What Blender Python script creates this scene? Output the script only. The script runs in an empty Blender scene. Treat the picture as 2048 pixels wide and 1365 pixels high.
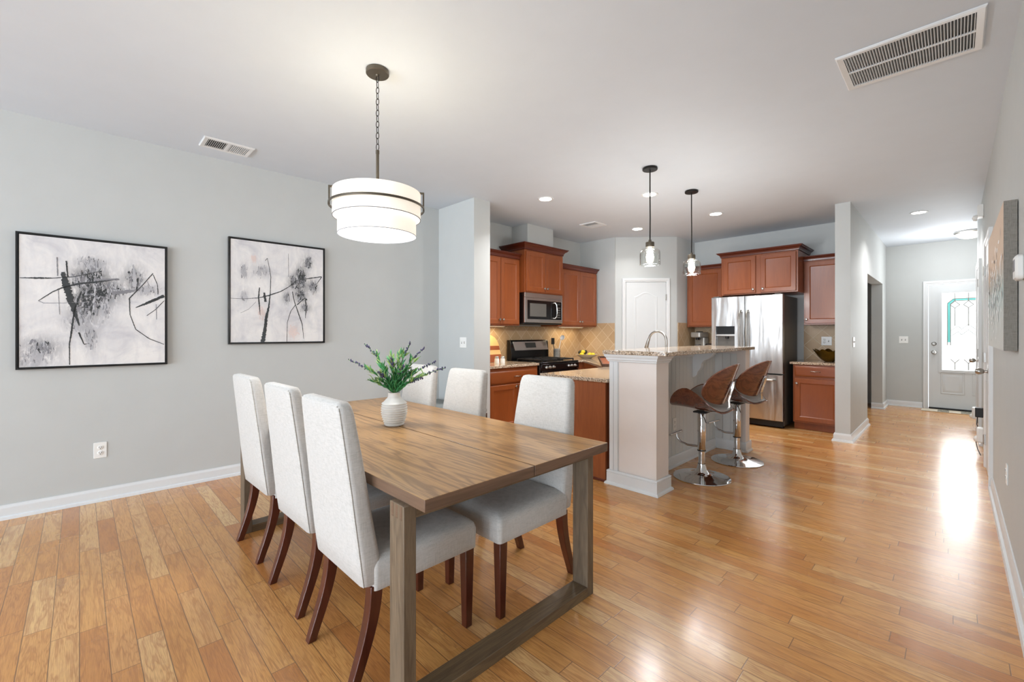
import bpy, math, random
from mathutils import Vector, Matrix
random.seed(7)
PI = math.pi
SC = bpy.context.scene
COL = SC.collection

# ------------------------------------------------------------------ camera
CAM_H = 1.245
YAW = math.radians(45.3255)
cam = bpy.data.cameras.new('camera')
cam.sensor_width = 36.0
cam.lens = 875.0 / 2048.0 * 36.0
cam.shift_y = -(682.5 - 667.0) / 2048.0
cam.clip_start = 0.02
cam_ob = bpy.data.objects.new('camera', cam)
cam_ob.location = (0, 0, CAM_H)
cam_ob.rotation_euler = (PI / 2, 0, YAW)
COL.objects.link(cam_ob)
SC.camera = cam_ob

# ------------------------------------------------------------------ colour management
SC.view_settings.view_transform = 'Standard'
SC.view_settings.look = 'None'
SC.view_settings.gamma = 1.0
SC.view_settings.use_curve_mapping = False
SC.view_settings.exposure = 0.28

# ------------------------------------------------------------------ world, daylight and added fill
world = bpy.data.worlds.new('world')
SC.world = world
world.use_nodes = True
bgn = world.node_tree.nodes['Background']
bgn.inputs[0].default_value = (0.86, 0.93, 1.0, 1)
bgn.inputs[1].default_value = 1.6


def area_light(name, loc, rot, sx, sy, power, color=(1, 1, 1)):
    l = bpy.data.lights.new(name, 'AREA')
    l.shape = 'RECTANGLE'
    l.size = sx
    l.size_y = sy
    l.energy = power
    l.color = color
    o = bpy.data.objects.new(name, l)
    o.location = loc
    o.rotation_euler = rot
    COL.objects.link(o)
    return o


def point_light(name, loc, power, r, color=(1, 1, 1), parent=None):
    l = bpy.data.lights.new(name, 'POINT')
    l.energy = power
    l.shadow_soft_size = r
    l.color = color
    o = bpy.data.objects.new(name, l)
    o.location = loc
    COL.objects.link(o)
    if parent is not None:
        o.parent = parent
    return o


# daylight enters through the window behind the camera; the right-hand lamp is added fill
area_light('daylight_back', (-2.35, -5.85, 1.3), (-PI / 2, 0, PI), 3.5, 2.2, 175, (0.87, 0.94, 1.0))
area_light('added_fill_right', (1.4, -5.85, 1.3), (-PI / 2, 0, PI), 2.4, 2.2, 190, (0.87, 0.94, 1.0))
# unseen fill light added outside, aimed up through the glass to brighten the ceiling
area_light('ceiling_fill', (-1.0, -6.9, 0.15), (math.radians(-90 - 62), 0, PI), 6.0, 1.6, 560, (0.84, 0.93, 1.0))

# daylight coming in through the leaded glass of the entry door
area_light('daylight_entry', (0.155, 9.93, 1.27), (math.radians(-90), 0, 0), 0.55, 1.2, 15, (0.95, 0.98, 1.0))

# ------------------------------------------------------------------ object helpers
XF = {}


def tag(o, label=None, cat=None, group=None, kind=None):
    if label: o['label'] = label
    if cat: o['category'] = cat
    if group: o['group'] = group
    if kind: o['kind'] = kind
    return o


def thing(name, label, cat, loc=(0, 0, 0), rz=0.0, group=None):
    o = bpy.data.objects.new(name, None)
    o.empty_display_size = 0.1
    o.location = loc
    o.rotation_euler = (0, 0, rz)
    COL.objects.link(o)
    XF[o.name] = Matrix.Translation(loc) @ Matrix.Rotation(rz, 4, 'Z')
    return tag(o, label, cat, group)


class MB:
    """collects shapes into one mesh"""
    def __init__(s):
        s.v = []; s.f = []; s.m = []; s.mat = 0
        s.T = None

    def add(s, vs, fs):
        b = len(s.v)
        if s.T is not None:
            vs = [tuple(s.T @ Vector(p)) for p in vs]
        s.v += [tuple(p) for p in vs]
        for f in fs:
            s.f.append([b + i for i in f]); s.m.append(s.mat)
        return s

    def box(s, x0, x1, y0, y1, z0, z1):
        if x0 > x1: x0, x1 = x1, x0
        if y0 > y1: y0, y1 = y1, y0
        if z0 > z1: z0, z1 = z1, z0
        v = [(x0, y0, z0), (x1, y0, z0), (x1, y1, z0), (x0, y1, z0), (x0, y0, z1), (x1, y0, z1), (x1, y1, z1), (x0, y1, z1)]
        return s.add(v, [(0, 3, 2, 1), (4, 5, 6, 7), (0, 1, 5, 4), (1, 2, 6, 5), (2, 3, 7, 6), (3, 0, 4, 7)])

    def loft(s, rings, cap0=True, cap1=True, closed=True):
        n = len(rings[0]); vs = []; fs = []
        for r in rings: vs += list(r)
        for i in range(len(rings) - 1):
            for j in range(n if closed else n - 1):
                k = (j + 1) % n
                fs.append((i * n + j, i * n + k, (i + 1) * n + k, (i + 1) * n + j))
        if cap0: fs.append(tuple(range(n - 1, -1, -1)))
        if cap1: fs.append(tuple((len(rings) - 1) * n + j for j in range(n)))
        return s.add(vs, fs)

    def lathe(s, prof, c=(0, 0, 0), seg=32, cap0=False, cap1=False, axis='Z'):
        rings = []
        for r, z in prof:
            ring = []
            for i in range(seg):
                a = 2 * PI * i / seg
                p = (r * math.cos(a), r * math.sin(a), z)
                if axis == 'Y': p = (p[0], -p[2], p[1])
                if axis == 'X': p = (p[2], p[0], p[1])
                ring.append((c[0] + p[0], c[1] + p[1], c[2] + p[2]))
            rings.append(ring)
        return s.loft(rings, cap0, cap1)

    def cyl(s, c, r, h, seg=24, axis='Z', r2=None):
        return s.lathe([(r, 0), (r if r2 is None else r2, h)], c, seg, True, True, axis)

    def sph(s, c, r, seg=20, rg=10, sx=1, sy=1, sz=1):
        prof = [(max(1e-5, r * math.sin(PI * i / rg)), -r * math.cos(PI * i / rg)) for i in range(rg + 1)]
        rings = [[(c[0] + sx * q * math.cos(2 * PI * k / seg), c[1] + sy * q * math.sin(2 * PI * k / seg), c[2] + sz * z) for k in range(seg)] for q, z in prof]
        return s.loft(rings, True, True)

    def tube(s, pts, r, seg=10, closed=False):
        pts = [Vector(p) for p in pts]; n = len(pts); rings = []
        rr = r if isinstance(r, (list, tuple)) else [r] * n
        up = Vector((0, 0, 1)); prev = None
        for i, p in enumerate(pts):
            if closed: t = pts[(i + 1) % n] - pts[i - 1]
            else: t = pts[min(i + 1, n - 1)] - pts[max(i - 1, 0)]
            t.normalize()
            if prev is None:
                a = t.cross(up)
                if a.length < 1e-3: a = t.cross(Vector((1, 0, 0)))
            else:
                a = prev - t * prev.dot(t)
            a.normalize(); prev = a; b = t.cross(a)
            rings.append([tuple(p + a * rr[i] * math.cos(2 * PI * k / seg) + b * rr[i] * math.sin(2 * PI * k / seg)) for k in range(seg)])
        if closed:
            rings.append(rings[0]); return s.loft(rings, False, False)
        return s.loft(rings, True, True)

    def prism(s, poly, z0, z1):
        n = len(poly)
        a = sum(poly[i][0] * poly[(i + 1) % n][1] - poly[(i + 1) % n][0] * poly[i][1] for i in range(n))
        if a < 0: poly = poly[::-1]
        return s.loft([[(x, y, z0) for x, y in poly], [(x, y, z1) for x, y in poly]])

    def prism_xz(s, poly, y0, y1):
        """outline in x,z extruded along y"""
        return s.loft([[(x, y0, z) for x, z in poly], [(x, y1, z) for x, z in poly]])

    def prism_yz(s, poly, x0, x1):
        return s.loft([[(x0, y, z) for y, z in poly], [(x1, y, z) for y, z in poly]])

    def rrect_z(s, x0, x1, y0, y1, z0, z1, r, n=5, e=0.0):
        """rounded rectangle in plan, extruded; e = softened top edge"""
        def ring(ins, z):
            return [(x, y, z) for x, y in rrect(x0 + ins, x1 - ins, y0 + ins, y1 - ins, max(r - ins, 0.001), n)]
        rings = [ring(e, z0), ring(0, z0 + e), ring(0, z1 - e), ring(e, z1)] if e > 0 else [ring(0, z0), ring(0, z1)]
        return s.loft(rings)

    def build(s, name, mat, parent=None, bevel=0.0, smooth=40, seg=2, label=None, world=False, kind=None):
        me = bpy.data.meshes.new(name)
        vs = s.v
        if world and parent is not None:
            inv = XF[parent.name].inverted()
            vs = [tuple(inv @ Vector(p)) for p in vs]
        me.from_pydata(vs, [], s.f)
        mats = mat if isinstance(mat, (list, tuple)) else [mat]
        for m in mats: me.materials.append(m)
        if len(mats) > 1: me.polygons.foreach_set('material_index', s.m)
        if smooth:
            me.polygons.foreach_set('use_smooth', [True] * len(me.polygons))
            me.set_sharp_from_angle(angle=math.radians(smooth))
        me.update()
        o = bpy.data.objects.new(name, me)
        COL.objects.link(o)
        if parent is not None: o.parent = parent
        if bevel > 0:
            b = o.modifiers.new('bevel', 'BEVEL'); b.width = bevel; b.segments = seg
            b.limit_method = 'ANGLE'; b.angle_limit = math.radians(50)
            b.harden_normals = False
        if label: o['label'] = label
        if kind: o['kind'] = kind
        return o


def rrect(x0, x1, y0, y1, r, n=5):
    pts = []
    for cx, cy, a0 in ((x1 - r, y1 - r, 0), (x0 + r, y1 - r, 90), (x0 + r, y0 + r, 180), (x1 - r, y0 + r, 270)):
        for i in range(n + 1):
            a = math.radians(a0 + 90 * i / n)
            pts.append((cx + r * math.cos(a), cy + r * math.sin(a)))
    return pts


def copy_tree(o, parent=None):
    c = o.copy(); COL.objects.link(c)
    c.parent = parent
    if parent is None: XF[c.name] = XF[o.name].copy()
    for ch in list(o.children):
        copy_tree(ch, c)
    return c


def place(o, loc, rz=None):
    o.location = loc
    if rz is not None: o.rotation_euler = (0, 0, rz)
    XF[o.name] = Matrix.Translation(o.location) @ Matrix.Rotation(o.rotation_euler[2], 4, 'Z')


def struct(name, mb, mat, bevel=0.0, smooth=40):
    return mb.build(name, mat, None, bevel, smooth, kind='structure')


# ------------------------------------------------------------------ materials
def lin(c):
    if isinstance(c, str):
        c = [int(c[i:i + 2], 16) / 255 for i in (0, 2, 4)]
    return tuple((x / 12.92 if x <= 0.04045 else ((x + 0.055) / 1.055) ** 2.4) for x in c) + (1,)


class NT:
    def __init__(s, name):
        s.mat = bpy.data.materials.new(name); s.mat.use_nodes = True
        s.t = s.mat.node_tree; s.n = s.t.nodes; s.l = s.t.links
        s.b = s.n['Principled BSDF']; s.out = s.n['Material Output']

    def node(s, typ, **k):
        n = s.n.new(typ)
        for a, v in k.items():
            if a in n.inputs.keys() if isinstance(a, str) else False: pass
            setattr(n, a, v)
        return n

    def link(s, a, b): s.l.new(a, b)

    def math(s, op, a, b=None, c=None):
        n = s.n.new('ShaderNodeMath'); n.operation = op
        for i, v in enumerate((a, b, c)):
            if v is None: continue
            if isinstance(v, (int, float)): n.inputs[i].default_value = v
            else: s.link(v, n.inputs[i])
        return n.outputs[0]

    def coord(s, which='Object'):
        return s.n.new('ShaderNodeTexCoord').outputs[which]

    def map(s, vec, scale=(1, 1, 1), rot=(0, 0, 0), loc=(0, 0, 0)):
        n = s.n.new('ShaderNodeMapping'); s.link(vec, n.inputs[0])
        n.inputs['Scale'].default_value = scale; n.inputs['Rotation'].default_value = rot; n.inputs['Location'].default_value = loc
        return n.outputs[0]

    def noise(s, vec, scale, detail=3, rough=0.5, dist=0.0, out=0):
        n = s.n.new('ShaderNodeTexNoise'); s.link(vec, n.inputs['Vector'])
        n.inputs['Scale'].default_value = scale; n.inputs['Detail'].default_value = detail
        n.inputs['Roughness'].default_value = rough; n.inputs['Distortion'].default_value = dist
        return n.outputs[out]

    def ramp(s, fac, stops, interp='LINEAR'):
        n = s.n.new('ShaderNodeValToRGB'); n.color_ramp.interpolation = interp
        e = n.color_ramp.elements
        while len(e) < len(stops): e.new(0.5)
        for i, (p, c) in enumerate(stops):
            e[i].position = p; e[i].color = c if len(c) == 4 and not isinstance(c, str) else lin(c)
        s.link(fac, n.inputs[0]); return n.outputs[0]

    def mix(s, fac, a, b, mode='MIX'):
        n = s.n.new('ShaderNodeMix'); n.data_type = 'RGBA'; n.blend_type = mode
        if isinstance(fac, (int, float)): n.inputs[0].default_value = fac
        else: s.link(fac, n.inputs[0])
        for i, v in ((6, a), (7, b)):
            if isinstance(v, tuple): n.inputs[i].default_value = v
            else: s.link(v, n.inputs[i])
        return n.outputs[2]

    def bump(s, h, strength=0.2, dist=0.01, normal=None):
        n = s.n.new('ShaderNodeBump'); s.link(h, n.inputs['Height'])
        n.inputs['Strength'].default_value = strength; n.inputs['Distance'].default_value = dist
        if normal is not None: s.link(normal, n.inputs['Normal'])
        return n.outputs[0]

    def set(s, **k):
        for a, v in k.items():
            i = s.b.inputs[a.replace('_', ' ')]
            if isinstance(v, (int, float, tuple)): i.default_value = v
            else: s.link(v, i)
        return s.mat


def rgb(v): return (v, v, v, 1)


def plain(name, col, rough=0.5, metal=0.0, var=0.03, bump=0.0, bscale=60, **k):
    n = NT(name); c = n.coord()
    f = n.noise(c, 6.0, 4)
    base = lin(col)
    dark = tuple(x * (1 - var) for x in base[:3]) + (1,)
    light = tuple(min(1, x * (1 + var)) for x in base[:3]) + (1,)
    col = n.ramp(f, [(0.3, dark), (0.7, light)])
    n.set(Base_Color=col, Roughness=rough, Metallic=metal, **k)
    if bump > 0:
        n.set(Normal=n.bump(n.noise(c, bscale, 3), bump, 0.002))
    return n.mat


M = {}
M['wall'] = plain('wall_paint', 'c4c7c5', 0.55, var=0.012, bump=0.05, bscale=220)
M['hallwall'] = M['wall']
M['ceil'] = plain('ceiling_paint', 'd4dce4', 0.7, var=0.01, bump=0.04, bscale=180)
M['trim'] = plain('white_trim', 'e0e2e2', 0.28, var=0.008)
M['door'] = plain('white_door', 'd6d9d9', 0.35, var=0.01)
M['plastic'] = plain('white_plastic', 'f0f0ec', 0.3, var=0.01)
M['slot'] = plain('dark_slot', '2a2a28', 0.6)
M['black'] = plain('black_enamel', '0e0e0f', 0.18)
M['blackmat'] = plain('black_matte', '141415', 0.5)
M['bronze'] = plain('dark_bronze', '6a6256', 0.38, 0.85, var=0.12)
M['darkmetal'] = plain('blackened_metal', '2a2826', 0.4, 0.7)
M['nickel'] = plain('satin_nickel', 'a9a6a0', 0.28, 1.0)
M['chrome'] = plain('chrome', 'd8d9da', 0.06, 1.0, var=0.01)
M['canvas_frame'] = plain('black_frame', '121212', 0.35)
M['ceramic'] = plain('white_ceramic', 'ecebe6', 0.55, var=0.01)
M['darkgrey'] = plain('dark_grey_side', '676560', 0.45, 0.2)
M['lemon'] = plain('lemon', 'f2d733', 0.45, var=0.08)
M['gold'] = plain('gold_bowl', '6b5215', 0.25, 0.8, var=0.3)
M['slate_fab'] = plain('grey_cushion', '8a8e8c', 0.9, var=0.05)
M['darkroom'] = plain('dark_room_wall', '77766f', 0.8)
M['stem'] = plain('stem_green', '4f7a3f', 0.6, var=0.15)
M['leaf'] = plain('leaf_green', '3f8a4e', 0.5, var=0.3)
M['leaf2'] = plain('leaf_light', '8fae5c', 0.55, var=0.25)
M['lav'] = plain('lavender_bud', '4a4560', 0.7, var=0.3)
M['rope'] = plain('grey_wire', '5a5a58', 0.5)
M['steel_dull'] = plain('perforated_steel', 'b5b2ab', 0.35, 0.5, var=0.2)
M['board_lt'] = plain('light_bamboo', 'dcb27a', 0.5, var=0.08)
M['board_dk'] = plain('red_brown_wood', '8c4a28', 0.45, var=0.1)


def mk_emit(name, col, strength, base='ffffff'):
    n = NT(name)
    c = n.coord(); f = n.noise(c, 3.0, 2)
    n.set(Base_Color=lin(base), Emission_Color=n.ramp(f, [(0.0, lin(col)), (1.0, lin(col))]), Emission_Strength=strength, Roughness=0.6)
    return n.mat


M['downlight'] = mk_emit('downlight_glow', 'fffaf0', 14)
M['striplens'] = mk_emit('strip_lens', 'ffdca0', 0.8)
M['bulb'] = mk_emit('bulb_glow', 'ffeecb', 25)
M['shade'] = mk_emit('shade_linen', 'fff3e0', 0.45, 'f4efe4')
M['diffuser'] = mk_emit('shade_diffuser', 'fffcf2', 1.0, 'fbf8f0')
M['domeglass'] = mk_emit('dome_glass', 'fffaf0', 3.0, 'f5f2ea')
M['doorglass'] = mk_emit('leaded_glass', 'f2fbff', 1.35, 'e8f0f0')  # daylight behind the entry door is put into the glass as emission
M['tealglass'] = mk_emit('teal_glass', '5fbcb8', 0.55, '6fc0bd')  # same daylight put into the teal pieces as a weaker glow


def mk_glass(name, col='ffffff', rough=0.02, fac=0.12):
    n = NT(name)
    tr = n.n.new('ShaderNodeBsdfTransparent'); gl = n.n.new('ShaderNodeBsdfGlossy')
    c = n.coord(); f = n.noise(c, 4.0, 1)
    n.link(n.ramp(f, [(0, lin(col)), (1, lin(col))]), tr.inputs[0])
    gl.inputs['Roughness'].default_value = rough
    lw = n.n.new('ShaderNodeLayerWeight'); lw.inputs[0].default_value = fac
    mx = n.n.new('ShaderNodeMixShader')
    n.link(n.math('MINIMUM', n.math('ADD', lw.outputs['Facing'], 0.03), 0.75), mx.inputs[0])
    n.link(tr.outputs[0], mx.inputs[1]); n.link(gl.outputs[0], mx.inputs[2])
    n.link(mx.outputs[0], n.out.inputs[0])
    return n.mat


M['glass'] = mk_glass('clear_glass', 'fbfcfb', fac=0.12)
M['winglass'] = mk_glass('window_glass', 'fafcff')


# --- floor planks (run along world X)
def mk_floor():
    n = NT('oak_plank_floor'); c = n.coord()
    sp = n.n.new('ShaderNodeSeparateXYZ'); n.link(c, sp.inputs[0])
    X, Y = sp.outputs[0], sp.outputs[1]
    W = 0.083
    yr = n.math('DIVIDE', Y, W); row = n.math('FLOOR', yr)
    wn = n.n.new('ShaderNodeTexWhiteNoise'); wn.noise_dimensions = '1D'; n.link(row, wn.inputs['W'])
    L = n.math('ADD', n.math('MULTIPLY', wn.outputs[0], 0.75), 0.5)
    off = n.math('MULTIPLY', wn.outputs[0], 37.3)
    u = n.math('ADD', n.math('DIVIDE', X, L), off)
    # wobble board lengths
    idr = n.math('FLOOR', u)
    cmb = n.n.new('ShaderNodeCombineXYZ'); n.link(row, cmb.inputs[0]); n.link(idr, cmb.inputs[1])
    w2 = n.n.new('ShaderNodeTexWhiteNoise'); w2.noise_dimensions = '3D'; n.link(cmb.outputs[0], w2.inputs['Vector'])
    rnd = w2.outputs[0]
    rs = n.n.new('ShaderNodeSeparateXYZ'); n.link(w2.outputs[1], rs.inputs[0])
    # grain coordinates
    gx = n.math('ADD', n.math('MULTIPLY', X, 1.6), n.math('MULTIPLY', rnd, 41.0))
    gy = n.math('ADD', n.math('MULTIPLY', Y, 16.0), n.math('MULTIPLY', rs.outputs[0], 23.0))
    g = n.n.new('ShaderNodeCombineXYZ'); n.link(gx, g.inputs[0]); n.link(gy, g.inputs[1]); n.link(rs.outputs[1], g.inputs[2])
    n1 = n.noise(g.outputs[0], 1.5, 3, 0.55, 0.6)
    rings = n.math('SINE', n.math('MULTIPLY', n1, n.math('ADD', n.math('MULTIPLY', rs.outputs[2], 30.0), 20.0)))
    rings = n.math('POWER', n.math('ADD', n.math('MULTIPLY', rings, 0.5), 0.5), 3.0)
    fx = n.math('MULTIPLY', X, 14.0)
    fy = n.math('MULTIPLY', Y, 420.0)
    fc = n.n.new('ShaderNodeCombineXYZ'); n.link(fx, fc.inputs[0]); n.link(fy, fc.inputs[1]); n.link(rnd, fc.inputs[2])
    fine = n.noise(fc.outputs[0], 1.0, 4, 0.6)
    base = n.ramp(rnd, [(0.0, 'c78346'), (0.14, 'd69753'), (0.36, 'dfa35b'), (0.55, 'e5ae66'), (0.72, 'e2a764'), (0.88, 'ecbd7c'), (1.0, 'f2cd92')])
    broad = n.noise(g.outputs[0], 0.55, 2, 0.5)
    base = n.mix(n.math('MULTIPLY', broad, 0.42), base, lin('c98a50'), 'MIX')
    base = n.mix(n.math('MULTIPLY', rings, 0.52), base, lin('ae7342'), 'MIX')
    base = n.mix(n.ramp(fine, [(0.42, rgb(0)), (0.74, rgb(0.62))]), base, lin('9a6238'), 'MIX')
    # knots / mineral streaks
    kn = n.ramp(n.noise(g.outputs[0], 0.9, 2, 0.4), [(0.70, rgb(0)), (0.80, rgb(0.5))])
    base = n.mix(kn, base, lin('8f6446'), 'MIX')
    # seams
    fyr = n.math('FRACT', yr); ey = n.math('MINIMUM', fyr, n.math('SUBTRACT', 1.0, fyr))
    fu = n.math('FRACT', u); ex = n.math('MULTIPLY', n.math('MINIMUM', fu, n.math('SUBTRACT', 1.0, fu)), n.math('DIVIDE', L, W))
    e = n.math('MINIMUM', ey, ex)
    seam = n.ramp(e, [(0.0, rgb(0.0)), (0.014, rgb(0.15)), (0.024, rgb(1.0))])
    base = n.mix(seam, lin('84603f'), base, 'MIX')
    h = n.math('ADD', n.math('MULTIPLY', seam, 1.0), n.math('MULTIPLY', fine, 0.12))
    tilt = n.noise(cmb.outputs[0], 3.0, 0)
    rough = n.math('ADD', n.math('MULTIPLY', n.noise(c, 3.0, 3), 0.12), 0.20)
    n.set(Base_Color=base, Roughness=rough, Specular_IOR_Level=0.5, Normal=n.bump(h, 0.12, 0.0012))
    n.set(Coat_Weight=0.25, Coat_Roughness=0.16)
    return n.mat


M['floor'] = mk_floor()


def mk_wood(name, c0, c1, c2, axis=0, scale=1.0, rough=0.4, ring=0.45, fine=0.35, bump=0.15, coat=0.0):
    """grain runs along the given axis"""
    n = NT(name); c = n.coord()
    s = [10.0, 10.0, 10.0]; s[axis] = 0.9
    v = n.map(c, tuple(a * scale for a in s))
    n1 = n.noise(v, 1.0, 3, 0.55, 0.8)
    rings = n.math('POWER', n.math('ADD', n.math('MULTIPLY', n.math('SINE', n.math('MULTIPLY', n1, 34.0)), 0.5), 0.5), 2.5)
    f = [260.0, 260.0, 260.0]; f[axis] = 9.0
    fn = n.noise(n.map(c, tuple(a * scale for a in f)), 1.0, 3, 0.6)
    base = n.ramp(n.noise(v, 0.5, 2), [(0.3, c0), (0.7, c1)])
    base = n.mix(n.math('MULTIPLY', rings, ring), base, lin(c2))
    base = n.mix(n.ramp(fn, [(0.45, rgb(0)), (0.75, rgb(fine))]), base, lin(c2))
    n.set(Base_Color=base, Roughness=rough, Normal=n.bump(fn, bump, 0.001))
    if coat: n.set(Coat_Weight=coat, Coat_Roughness=0.12)
    return n.mat


M['table_top'] = mk_wood('brown_oak_top', 'b18550', 'c29762', '684829', 0, 1.25, 0.30, 0.6, 0.65)
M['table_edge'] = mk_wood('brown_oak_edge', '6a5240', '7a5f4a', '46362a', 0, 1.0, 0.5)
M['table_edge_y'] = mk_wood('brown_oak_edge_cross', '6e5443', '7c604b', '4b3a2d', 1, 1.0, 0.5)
M['table_leg'] = mk_wood('grey_brown_oak', '6d5d4a', '7e6c56', '3f3327', 2, 1.3, 0.55, 0.35, 0.6)
M['table_rail'] = mk_wood('grey_brown_oak_rail', '6f5c43', '7f6a4e', '43352a', 1, 1.3, 0.55, 0.35, 0.6)
M['chair_leg'] = mk_wood('dark_mahogany', '4a2015', '5c2a1b', '2c120c', 2, 1.0, 0.28, 0.3, 0.3, 0.05, 0.3)
M['cherry'] = mk_wood('cherry_cabinet', '83431d', '965026', '6b3114', 2, 0.7, 0.34, 0.16, 0.3, 0.04, 0.15)
M['cherry_h'] = mk_wood('cherry_cabinet_cross', '83431d', '965026', '6b3114', 0, 0.7, 0.34, 0.16, 0.3, 0.04, 0.15)
M['cherry_dark'] = mk_wood('cherry_crown', '582313', '652b19', '3c150b', 0, 0.7, 0.34, 0.2, 0.3, 0.04, 0.15)
M['cherry_side'] = mk_wood('cherry_end_panel', '955128', 'a35c30', '7c4120', 2, 0.8, 0.4, 0.35, 0.5, 0.05)
M['walnut'] = mk_wood('walnut_veneer', '6b3a26', '7d482f', '3a1d13', 1, 1.2, 0.25, 0.5, 0.4, 0.04, 0.4)
M['darkwood'] = mk_wood('dark_brown_wood', '4a2f20', '5a3a28', '2c1a10', 0, 1.0, 0.45)


def mk_linen(name, c0, c1, rough=0.9, bump=0.18):
    n = NT(name); c = n.coord()
    a = n.noise(n.map(c, (35, 35, 420)), 1.0, 3, 0.6)
    b = n.noise(n.map(c, (420, 420, 30)), 1.0, 3, 0.6)
    w = n.math('ADD', n.math('MULTIPLY', a, 0.5), n.math('MULTIPLY', b, 0.5))
    col = n.ramp(w, [(0.36, c0), (0.56, c1)])
    big = n.bump(n.noise(c, 7.0, 2), 0.25, 0.012)
    n.set(Base_Color=col, Roughness=rough, Normal=n.bump(w, bump, 0.0015, big), Sheen_Weight=0.2)
    return n.mat


M['linen'] = mk_linen('off_white_linen', 'bab8b2', 'd0cdc8')
M['seam'] = mk_linen('linen_seam', 'aaa69e', 'd2cfc8')
M['stool_pad'] = mk_linen('taupe_seat_pad', '8f867d', 'a79d93', 0.45, 0.1)
M['artside'] = mk_linen('grey_linen_canvas_edge', '77736b', '8e8a82')


def mk_granite():
    n = NT('speckled_granite'); c = n.coord()
    vo = n.n.new('ShaderNodeTexVoronoi'); n.link(c, vo.inputs['Vector']); vo.inputs['Scale'].default_value = 150
    r = n.n.new('ShaderNodeSeparateColor'); n.link(vo.outputs['Color'], r.inputs[0])
    col = n.ramp(r.outputs[0], [(0.0, '2b2825'), (0.16, '5d554c'), (0.30, 'a8917a'), (0.5, 'd0bca4'), (0.7, 'ddd0bf'), (0.86, 'b5a595'), (1.0, 'efe9df')], 'CONSTANT')
    col = n.mix(n.math('MULTIPLY', n.noise(c, 12, 3), 0.5), col, lin('c6a684'))
    n.set(Base_Color=col, Roughness=0.12, Coat_Weight=0.3)
    return n.mat


M['granite'] = mk_granite()


def mk_tile(name, cols, pitch=0.152):
    """diamond tiles in the local XZ plane"""
    n = NT(name); c = n.coord()
    sp = n.n.new('ShaderNodeSeparateXYZ'); n.link(c, sp.inputs[0])
    a = n.math('DIVIDE', n.math('ADD', sp.outputs[0], sp.outputs[2]), pitch * 1.414)
    b = n.math('DIVIDE', n.math('SUBTRACT', sp.outputs[0], sp.outputs[2]), pitch * 1.414)
    fa, fb = n.math('FRACT', a), n.math('FRACT', b)
    e = n.math('MINIMUM', n.math('MINIMUM', fa, n.math('SUBTRACT', 1.0, fa)), n.math('MINIMUM', fb, n.math('SUBTRACT', 1.0, fb)))
    cm = n.n.new('ShaderNodeCombineXYZ'); n.link(n.math('FLOOR', a), cm.inputs[0]); n.link(n.math('FLOOR', b), cm.inputs[1])
    wn = n.n.new('ShaderNodeTexWhiteNoise'); n.link(cm.outputs[0], wn.inputs['Vector'])
    col = n.ramp(wn.outputs[0], [(0, cols[0]), (0.5, cols[1]), (1, cols[2])])
    col = n.mix(n.math('MULTIPLY', n.noise(c, 22, 4, 0.65), 0.55), col, lin(cols[3]))
    g = n.ramp(e, [(0.0, rgb(0)), (0.018, rgb(0.1)), (0.034, rgb(1))])
    col = n.mix(g, lin('d5c3a4'), col)
    n.set(Base_Color=col, Roughness=0.42, Normal=n.bump(g, 0.4, 0.002))
    return n.mat


M['tile'] = mk_tile('tan_diamond_tile', ('c0a27c', 'c9ad88', 'd0b694', 'a88a66'))


def mk_steel():
    n = NT('brushed_stainless'); c = n.coord()
    br = n.noise(n.map(c, (300, 300, 4)), 1.0, 2, 0.5)
    wv = n.noise(n.map(c, (5.5, 5.5, 1.1)), 1.0, 2, 0.5, 0.4)
    b1 = n.bump(wv, 0.55, 0.03)
    n.set(Base_Color=lin('d6d6d5'), Metallic=1.0, Roughness=n.math('ADD', n.math('MULTIPLY', br, 0.08), 0.25), Normal=n.bump(br, 0.05, 0.001, b1))
    return n.mat


M['steel'] = mk_steel()
M['steel_flat'] = plain('stainless_trim', 'cccbc8', 0.3, 1.0, var=0.03)
M['paint0'] = plain('charcoal_paint', '3a3d3e', 0.7, var=0.35)
M['paint1'] = plain('grey_paint', '86868a', 0.7, var=0.25)
M['paint2'] = plain('pale_grey_paint', 'b7b7ba', 0.7, var=0.12)
M['paint3'] = plain('blush_paint', 'e0cfc9', 0.7, var=0.08)


def mk_artbg():
    n = NT('plaster_white_canvas'); c = n.coord()
    f = n.noise(c, 5.0, 6, 0.65, 0.6)
    g = n.noise(n.map(c, (1, 30, 8)), 1.0, 4, 0.6)
    col = n.ramp(f, [(0.30, 'c6c5ca'), (0.45, 'dddcdc'), (0.62, 'ebe9e6'), (0.8, 'f0eeea')])
    col = n.mix(n.ramp(g, [(0.5, rgb(0)), (0.8, rgb(0.35))]), col, lin('c2c1c6'))
    n.set(Base_Color=col, Roughness=0.7, Normal=n.bump(f, 0.2, 0.002))
    return n.mat


M['artbg'] = mk_artbg()


def mk_art3():
    n = NT('peach_and_teal_canvas'); c = n.coord()
    sp = n.n.new('ShaderNodeSeparateXYZ'); n.link(c, sp.inputs[0])
    z = n.math('ADD', sp.outputs[2], n.math('MULTIPLY', n.noise(c, 6, 4), 0.12))
    col = n.ramp(n.math('DIVIDE', z, 0.8), [(0.0, 'd3d4d0'), (0.32, 'cdd6d4'), (0.45, 'bcd0cf'), (0.6, 'cbbfb0'), (0.66, 'd8bfa6'), (1.0, 'dfc8b2')])
    n.set(Base_Color=col, Roughness=0.6)
    return n.mat


M['art3'] = mk_art3()

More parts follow.
